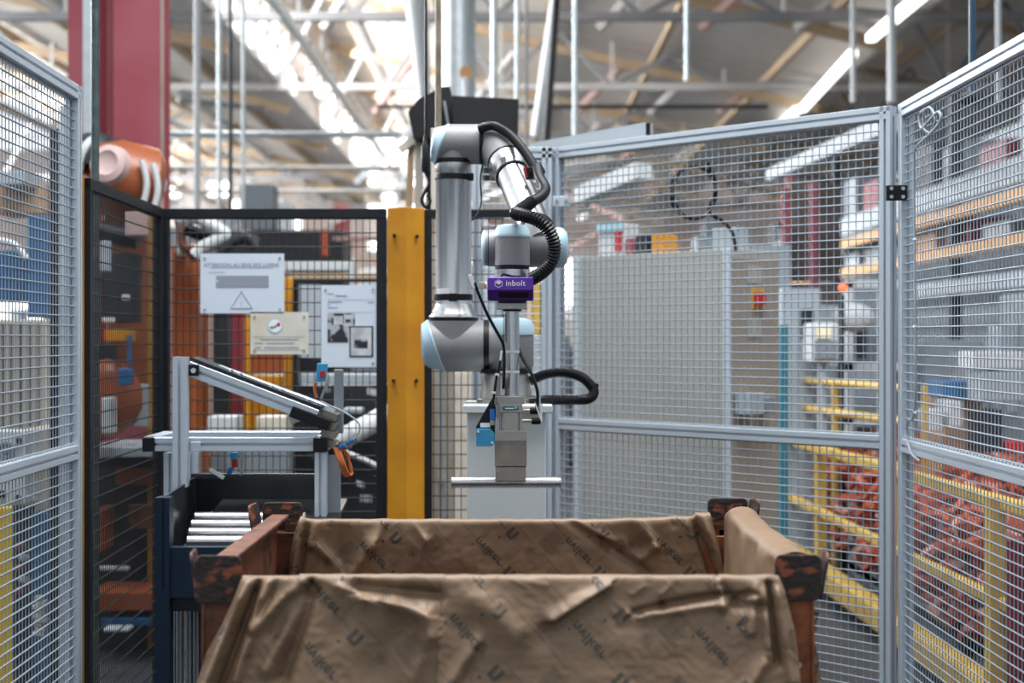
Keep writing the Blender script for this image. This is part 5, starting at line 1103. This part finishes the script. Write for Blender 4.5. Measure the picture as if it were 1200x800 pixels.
# through the receding black panel
def clutter(items):
    for nm, lb, cat, px0, px1, py0, py1, Y, d, mm in items: boxthing(nm, lb, cat, px0, px1, py0, py1, Y, d, M[mm], tofloor=False)
clutter([
 ('yellow_post', 'slim yellow post seen through the receding black mesh', 'post', 172, 178, 250, 760, 6.9, .05, 'ochre'),
 ('gear_housing', 'dark gear housing on the orange robot behind the black mesh', 'machine', 117, 160, 296, 378, 6.75, .1, 'dgrey'),
 ('pale_sleeve', 'pale grey sleeve hanging on the orange robot behind the mesh', 'sleeve', 117, 128, 282, 318, 6.6, .05, 'lgrey'),
 ('pink_cover', 'dull pink cover plate of the orange robot behind the mesh', 'plate', 146, 172, 248, 276, 6.7, .05, 'cappink'),
 ('silver_valve', 'small silver valve on the dark gear housing behind the mesh', 'valve', 142, 150, 345, 352, 6.6, .05, 'white2'),
 ('silver_valve', 'tiny silver valve above the mustard box behind the mesh', 'valve', 119, 132, 372, 378, 6.5, .05, 'white2'),
 ('blue_tube', 'thin blue tube above the blue fitting behind the black mesh', 'tube', 149, 153, 392, 428, 6.3, .03, 'blue2'),
 ('black_guard', 'black guard plate between robot and bed behind the mesh', 'plate', 100, 134, 402, 466, 6.7, .05, 'dframe'),
 ('copper_strip', 'brownish strip on the dark machine low behind the mesh', 'strip', 150, 182, 592, 620, 6.6, .05, 'bin'),
 ('grey_rod', 'slim grey rod across the dark machine behind the mesh', 'rod', 104, 150, 664, 669, 6.5, .04, 'greyp'),
 ('valve_box', 'mustard box behind the receding black mesh', 'box', 122, 146, 385, 400, 6.3, .2, 'yellow'),
 ('blue_hose_box', 'blue plastic fitting behind the receding black mesh', 'fitting', 138, 150, 432, 452, 6.2, .1, 'blue2'),
 ('white_part', 'white tubular part behind the receding black mesh, nearest the ochre post', 'part', 103, 109, 470, 525, 6.2, .1, 'white2'),
 ('white_part', 'white tubular part behind the receding black mesh, beside the orange lump', 'part', 118, 130, 466, 508, 6.3, .1, 'white2'),
 ('pale_plate', 'pale patterned plate behind the receding black mesh', 'plate', 150, 173, 450, 500, 6.5, .03, 'lgrey'),
 ('machine_bed', 'dark machine bed crossing behind the receding black mesh', 'machine', 100, 184, 524, 536, 6.4, .5, 'lgrey'),
 ('machine_bed', 'navy machine bed low behind the receding black mesh', 'machine', 100, 184, 538, 548, 6.5, .6, 'navy'),
 ('orange_block', 'orange block under the machine bed behind the black mesh', 'block', 136, 178, 543, 568, 6.6, .3, 'robor'),
 ('orange_block', 'orange strip low behind the black mesh', 'block', 103, 112, 600, 650, 6.4, .3, 'robor'),
 ('orange_beam', 'long orange beam low behind the receding black mesh', 'beam', 103, 180, 694, 716, 6.6, .3, 'robor'),
 ('steel_beam', 'blue-grey beam under the orange beam behind the black mesh', 'beam', 118, 184, 724, 734, 6.6, .3, 'blue'),
 ('steel_beam', 'pale bar low behind the receding black mesh', 'beam', 120, 150, 737, 741, 6.3, .1, 'lgrey'),
 ('dark_machine', 'dark machine mass behind the receding black mesh', 'machine', 98, 186, 545, 900, 6.95, .2, 'dgrey'),
 ('yellow_machine', 'yellow machine door with orange panels behind the notices', 'machine', 290, 330, 440, 520, 8.2, .3, 'yellow'),
 ('yellow_frame_post', 'yellow upright of the frame behind the large notice', 'post', 333, 343, 325, 520, 8.0, .1, 'yellow'),
 ('yellow_frame_post', 'yellow upright left of the maroon column behind the notices', 'post', 286, 292, 370, 520, 8.0, .1, 'yellow'),
 ('machine_guard', 'faded orange panel behind the small notice', 'panel', 292, 334, 412, 436, 8.3, .05, 'robor'),
 ('black_post', 'black upright beside the yellow frame behind the notices', 'post', 343, 348, 330, 520, 7.9, .1, 'dframe'),
 ('maroon_beam', 'maroon upright below the large notice', 'post', 270, 284, 300, 520, 8.6, .1, 'maroon2'),
 ('dark_robe', 'dark machine arm hanging below the large notice', 'arm', 249, 268, 366, 500, 8.1, .1, 'dgrey'),
 ('pink_drum', 'dull plum machine body left of the dark hanging arm', 'machine', 228, 250, 350, 520, 8.8, .2, 'brick'),
 ('white_pipe', 'horizontal white pipe behind the black mesh', 'pipe', 333, 412, 306, 317, 9.0, .1, 'white2'),
 ('white_pipe', 'vertical white pipe end behind the black mesh', 'pipe', 409, 414, 306, 335, 8.95, .1, 'white2'),
 ('ochre_beam', 'orange beam crossing behind the black mesh', 'beam', 340, 455, 320, 327, 9.3, .1, 'wood'),
 ('red_beam', 'brick red horizontal beam behind the black mesh', 'beam', 390, 452, 277, 282, 13, .1, 'strutp'),
 ('red_beam', 'short brick red upright behind the black mesh', 'post', 376, 384, 268, 300, 12, .1, 'cast'),
 ('black_beam', 'black horizontal beam above the tall notice', 'beam', 343, 455, 326, 330, 7.8, .1, 'dframe'),
 ('shelf_panel', 'pale shelving panel between the notices', 'shelf', 346, 376, 334, 420, 8.4, .1, 'lgrey'),
 ('dark_machine', 'dark machine block under the tall notice', 'machine', 345, 455, 452, 700, 8.6, .6, 'dgrey'),
 ('white_table', 'white table edge behind the sloping arm', 'table', 345, 450, 438, 450, 8.0, .4, 'lgrey'),
 ('white_box', 'white box on the bench behind the sloping arm', 'box', 243, 276, 488, 510, 7.0, .2, 'white2'),
 ('beige_box', 'beige box on the bench behind the sloping arm', 'box', 300, 335, 488, 515, 7.1, .2, 'cream'),
 ('steel_bracket', 'blue steel bracket behind the end of the sloping arm', 'frame', 402, 425, 478, 484, 6.6, .1, 'greyp'),
 ('orange_red_box', 'orange-red device between the yellow post and the upper arm', 'device', 501, 509, 285, 300, 8, .1, 'cast'),
 ('white_device', 'white device between the yellow post and the upper arm', 'device', 501, 510, 303, 345, 8, .1, 'white2'),
 ('yellow_upright', 'yellow upright seen through the mesh right of the purple camera', 'post', 622, 634, 330, 392, 8, .1, 'yellow2'),
 ('dark_cabinet', 'dark cabinet seen through the mesh right of the purple camera', 'cabinet', 634, 650, 320, 392, 8.05, .1, 'dframe'),
 ('orange_upright', 'thin ochre upright right of the pedestal', 'post', 641, 647, 395, 620, 7.5, .1, 'yellow'),
 ('pale_cabinet', 'pale cabinet behind the hose loop right of the pedestal', 'cabinet', 618, 645, 395, 600, 9, .1, 'lgrey'),
 ('beige_partition', 'beige partition left of the pedestal behind the mesh', 'partition', 532, 560, 435, 640, 8, .1, 'cream'),
])
tag(MB().sphere(P(126, 466, 6.5)+Vector((0, 0, 0)), .16, 14, (1, .5, 1.1)).build('orange_lump', M['robor'], smooth=True), 'rounded terracotta casting behind the receding black mesh', 'part')
cs = thing('corrugated_duct', 'grey flexible duct bending behind the orange cable coil', 'duct', P(420, 520, 6.3))
MB().path(even(smoothpts([P(403, 515, 6.3), P(412, 508, 6.3), P(428, 500, 6.4), P(445, 490, 6.5), P(460, 484, 6.6)], 10), .02), .045, 14, rf=lambda i: .048-(i % 2)*.007).build('flexible_hose', M['white2'], cs, smooth=True)
MB().path(smoothpts([P(405, 530, 6.2), P(425, 538, 6.2), P(440, 545, 6.2), P(452, 552, 6.2)]), .012, 8).build('thin_hose', M['white2'], cs, smooth=True)
rnd = random.Random(9); DM = [o for o in bpy.data.objects if o.get('label') == 'dark machine block under the tall notice'][0]
for i in range(30):
    px, py = rnd.uniform(356, 448), rnd.uniform(455, 600); Y = rnd.uniform(6.4, 7.6); s_ = rnd.uniform(.012, .03)
    MB().obox(P(px, py, Y), (s_, 0, rnd.uniform(-.01, .01)), (0, .01, 0), (0, 0, s_*.6)).build('fitting', M[rnd.choice(['lgrey', 'white2', 'mgrey', 'navy', 'blackst', 'blackst', 'blackst'])], DM)
# beyond the left silver panel
Yl = 6.0
clutter([
 ('blue_container', 'tall blue container behind the left silver mesh', 'container', 32, 55, 252, 372, 6.0, .3, 'blue'),
 ('blue_container', 'low blue container behind the left silver mesh', 'container', -30, 36, 293, 352, 6.1, .3, 'blue'),
 ('brown_crate', 'brown crate above the blue containers', 'crate', -10, 54, 216, 250, 7.2, .3, 'cardb'),
 ('grey_crate', 'grey crate above the blue containers', 'crate', -10, 28, 200, 216, 7.0, .3, 'lgrey'),
 ('dark_column', 'dark slotted column behind the left silver panel, nearest its post', 'column', 57, 62, 150, 900, 5.4, .1, 'dframe'),
 ('dark_column', 'second dark slotted column behind the left silver panel', 'column', 64, 69, 150, 900, 5.4, .1, 'dframe'),
 ('silver_column', 'silver upright behind the left silver panel', 'column', 69.5, 72, 122, 900, 5.1, .1, 'alu'),
 ('yellow_cabinet', 'yellow upright cabinet at the lower left edge', 'cabinet', -30, 13, 594, 900, 5.3, .03, 'yellow3'),
 ('navy_post', 'navy post at the lower left behind the silver mesh', 'post', 36, 54, 600, 900, 5.6, .1, 'blue'),
 ('ochre_strip', 'thin ochre strip beside the left silver post', 'strip', 68, 71, 620, 900, 5.5, .03, 'ochre'),
 ('dark_plinth', 'dark plinth under the white drive unit', 'plinth', 13, 36, 592, 900, 5.9, .2, 'dgrey')])
bc = thing('beige_cabinet', 'beige ribbed cabinet behind the left silver mesh', 'cabinet', P(20, 800, 5.9))
MB().pbox(-60, 55, 374, 900, 5.95, .4).build('body', M['beige'], bc, bevel=.01)
for i in range(5): MB().pbox(2+i*10.5, 3.6+i*10.5, 378, 500, 5.94, .02).build('rib', M['dgrey'], bc)
dv_ = thing('drive_unit', 'white boxed drive unit with round dial behind the left silver mesh', 'machine', P(15, 600, 5.6))
MB().pbox(-40, 31, 505, 590, 5.5, .12).build('front', M['white2'], dv_, bevel=.004); MB().pbox(30, 53, 502, 592, 5.62, .3).build('side', M['beige'], dv_, bevel=.004)
for px, py in ((22, 516), (21, 583)): MB().cyl(P(px, py, 5.5), P(px, py, 5.48), .012, 12).build('screw', M['dgrey'], dv_, smooth=True)
MB().lathe(P(8, 527, 5.5), (0, -1, 0), [(0, .034), (.01, .034), (.012, .026), (.004, .024), (.004, .012), (.014, .010)], 24).build('dial', M['mgrey'], dv_, smooth=True)
MB().pbox(-2, 6, 575, 583, 5.49, .02).build('socket', M['black'], dv_)
fl = thing('fittings_column', 'stack of small white valves low behind the left silver mesh', 'valves', P(45, 760, 5.5))
for i in range(9): MB().obox(P(46+(i % 2)*3, 700+i*5.2, 5.5), (.014+.004*(i % 3), 0, 0), (0, .02, 0), (0, 0, .006)).build('valve', M['white2'] if i % 3 else M['cab'], fl)
for i in range(5): MB().sphere(P(24+(i % 2)*4, 640+i*13, 5.7), .02, 10, (1.2, .8, .8)).build('pipe_bend', M['white2'] if i % 2 else M['robor'], fl, smooth=True)
MB().path(smoothpts([P(0, 283, 5.8), P(14, 285, 5.8), P(26, 296, 5.8), P(32, 305, 5.8)]), .015, 10)
cv = tag(MB().path(smoothpts([P(-5, 281, 5.8), P(14, 285, 5.8), P(24, 294, 5.8), P(31, 303, 5.8)]), .014, 10).build('white_hose', M['white2'], smooth=True), 'white hose drooping in front of the blue containers', 'hose')
# distant plant on the floor of the hall: machines, cabinets, pallets
rnd = random.Random(31)
pal = ['lgrey', 'mgrey', 'white2', 'brick', 'mgrey', 'dgrey', 'greyp', 'cream', 'mgrey', 'lgrey', 'greyp']
taken = []
def far_row(n, x0, x1, y0, y1, h0, h1, lb, grp):
    for i in range(n):
        for tr_ in range(40):
            x = rnd.uniform(x0, x1); y = rnd.uniform(y0, y1); wd = rnd.uniform(.4, 1.6); hh = rnd.uniform(h0, h1)
            if x+wd < 3.2 or y > 25 and all(x+wd < q[0] or x > q[1] or abs(y-q[2]) > .9 for q in taken): break
        taken.append((x, x+wd, y))
        o = tag(MB().box(x, x+wd, y, y+.8, 0, hh).build('distant_machine', M[rnd.choice(pal)], bevel=.03), lb, 'machine', grp)
        MB().box(x+.1*wd, x+.6*wd, y-.03, y, hh*.5, hh*.85).build('panel', M[rnd.choice(pal)], o)
        if rnd.random() < .6: MB().box(x+.2*wd, x+.45*wd, y+.1, y+.5, hh, hh+rnd.uniform(.2, .9)).build('top_unit', M[rnd.choice(pal)], o)
far_row(26, -9, -1.2, 12, 22, 1.4, 2.6, 'blurred machine in the distance beyond the black mesh', 'distant machines left')
far_row(24, .2, 5, 11, 22, 1.2, 2.0, 'blurred machine in the distance beyond the angled silver mesh', 'distant machines centre')
far_row(22, -16, 10, 26, 50, 2.0, 4.6, 'blurred tall machine at the far end of the hall', 'far machines')
for i in range(40):                                    # bracing on the far trusses
    x = rnd.uniform(-9, 3); y = rnd.uniform(24, 50); z = rnd.uniform(3.6, 5.6)
    d = Vector((rnd.uniform(-1, 1), rnd.uniform(-.5, .5), rnd.uniform(-.8, .8)))*rnd.uniform(.6, 1.2)
    MB().bar(Vector((x, y, z))-d, Vector((x, y, z))+d, .09, .09).build('strut', M[rnd.choice(['trussl', 'truss', 'white2', 'wood', 'strutp'])], ch)
rnd = random.Random(77)
def gable(n, X0, X1, Z0, Z1, Y, w_, h_, share):
    g = MB(); x = X0; o = None
    while x <= X1+.01: g.box(x-.04, x+.04, Y, Y+.08, 0 if abs(x-X0) < .01 or abs(x-X1) < w_ else Z0, Z1); x += w_
    z = Z0
    while z <= Z1+.01: g.box(X0, X1, Y, Y+.08, z-.04, z+.04); z += h_
    o = g.build('window_%d' % n, M['trussl'], kind='structure'); x = X0
    while x < X1-.1:
        z = Z0
        while z < Z1-.1:
            lit = rnd.random() < share
            if lit or rnd.random() < .6: MB().box(x+.05, x+w_-.05, Y+.03, Y+.05, z+.05, z+h_-.05).build('pane', M['lamp'] if lit else M['gpanel'], o)
            z += h_
        x += w_
gable(3, -4.0, -1.6, 3.4, 7.0, 40, .4, .45, .5)
gable(4, -10, -5.2, 3.6, 5.4, 36, .6, .45, .22)
ORD = ['first', 'second', 'third', 'fourth', 'fifth', 'sixth', 'seventh', 'eighth', 'ninth', 'tenth', 'eleventh', 'twelfth', 'thirteenth', 'fourteenth', 'fifteenth', 'sixteenth', 'seventeenth', 'eighteenth', 'nineteenth', 'twentieth', 'last']
CN = {'white_machine_paint': 'white', 'light_grey_machine_paint': 'light grey', 'mid_grey_machine_paint': 'mid grey', 'dark_grey_machine_paint': 'dark grey', 'pink_brick_wall': 'pinkish', 'grey_paint': 'blue-grey', 'stained_cream_paint': 'cream', 'cardboard': 'brown', 'galvanised_pipe': 'galvanised', 'truss_grey_paint': 'dark grey', 'timber_purlin': 'timber-brown', 'navy_steel': 'navy', 'blackened_sheet_steel': 'black'}
groups = {}
for o in bpy.data.objects:
    if o.parent is None and o.get('group') in RELABEL: groups.setdefault(o['group'], []).append(o)
for g_, l_ in groups.items():
    by = {}
    for o in l_:
        mt_ = o.data.materials[0].name.split('.')[0]; c_ = CN.get(mt_, 'plain'); bb = [Vector(v) for v in o.bound_box]; ce = sum(bb, Vector())/8
        by.setdefault(c_, []).append((ce.x/ce.y, o))
    for c_, q in by.items():
        q.sort(key=lambda t: t[0])
        for i, (_, o) in enumerate(q):
            n = len(q); w1 = RELABEL[g_]
            n = len(q); w1 = RELABEL[g_]
            o['label'] = 'only %s %s' % (c_, w1) if n == 1 else '%s %s, %s from the left of the %s ones' % (c_, w1, ORD[min(i, len(ORD)-1)], c_)
            o['label'] = ' '.join(o['label'].split()[:16])
print('FACES', sum(len(o.data.polygons) for o in bpy.data.objects if o.type == 'MESH'), 'OBJ', len(bpy.data.objects))
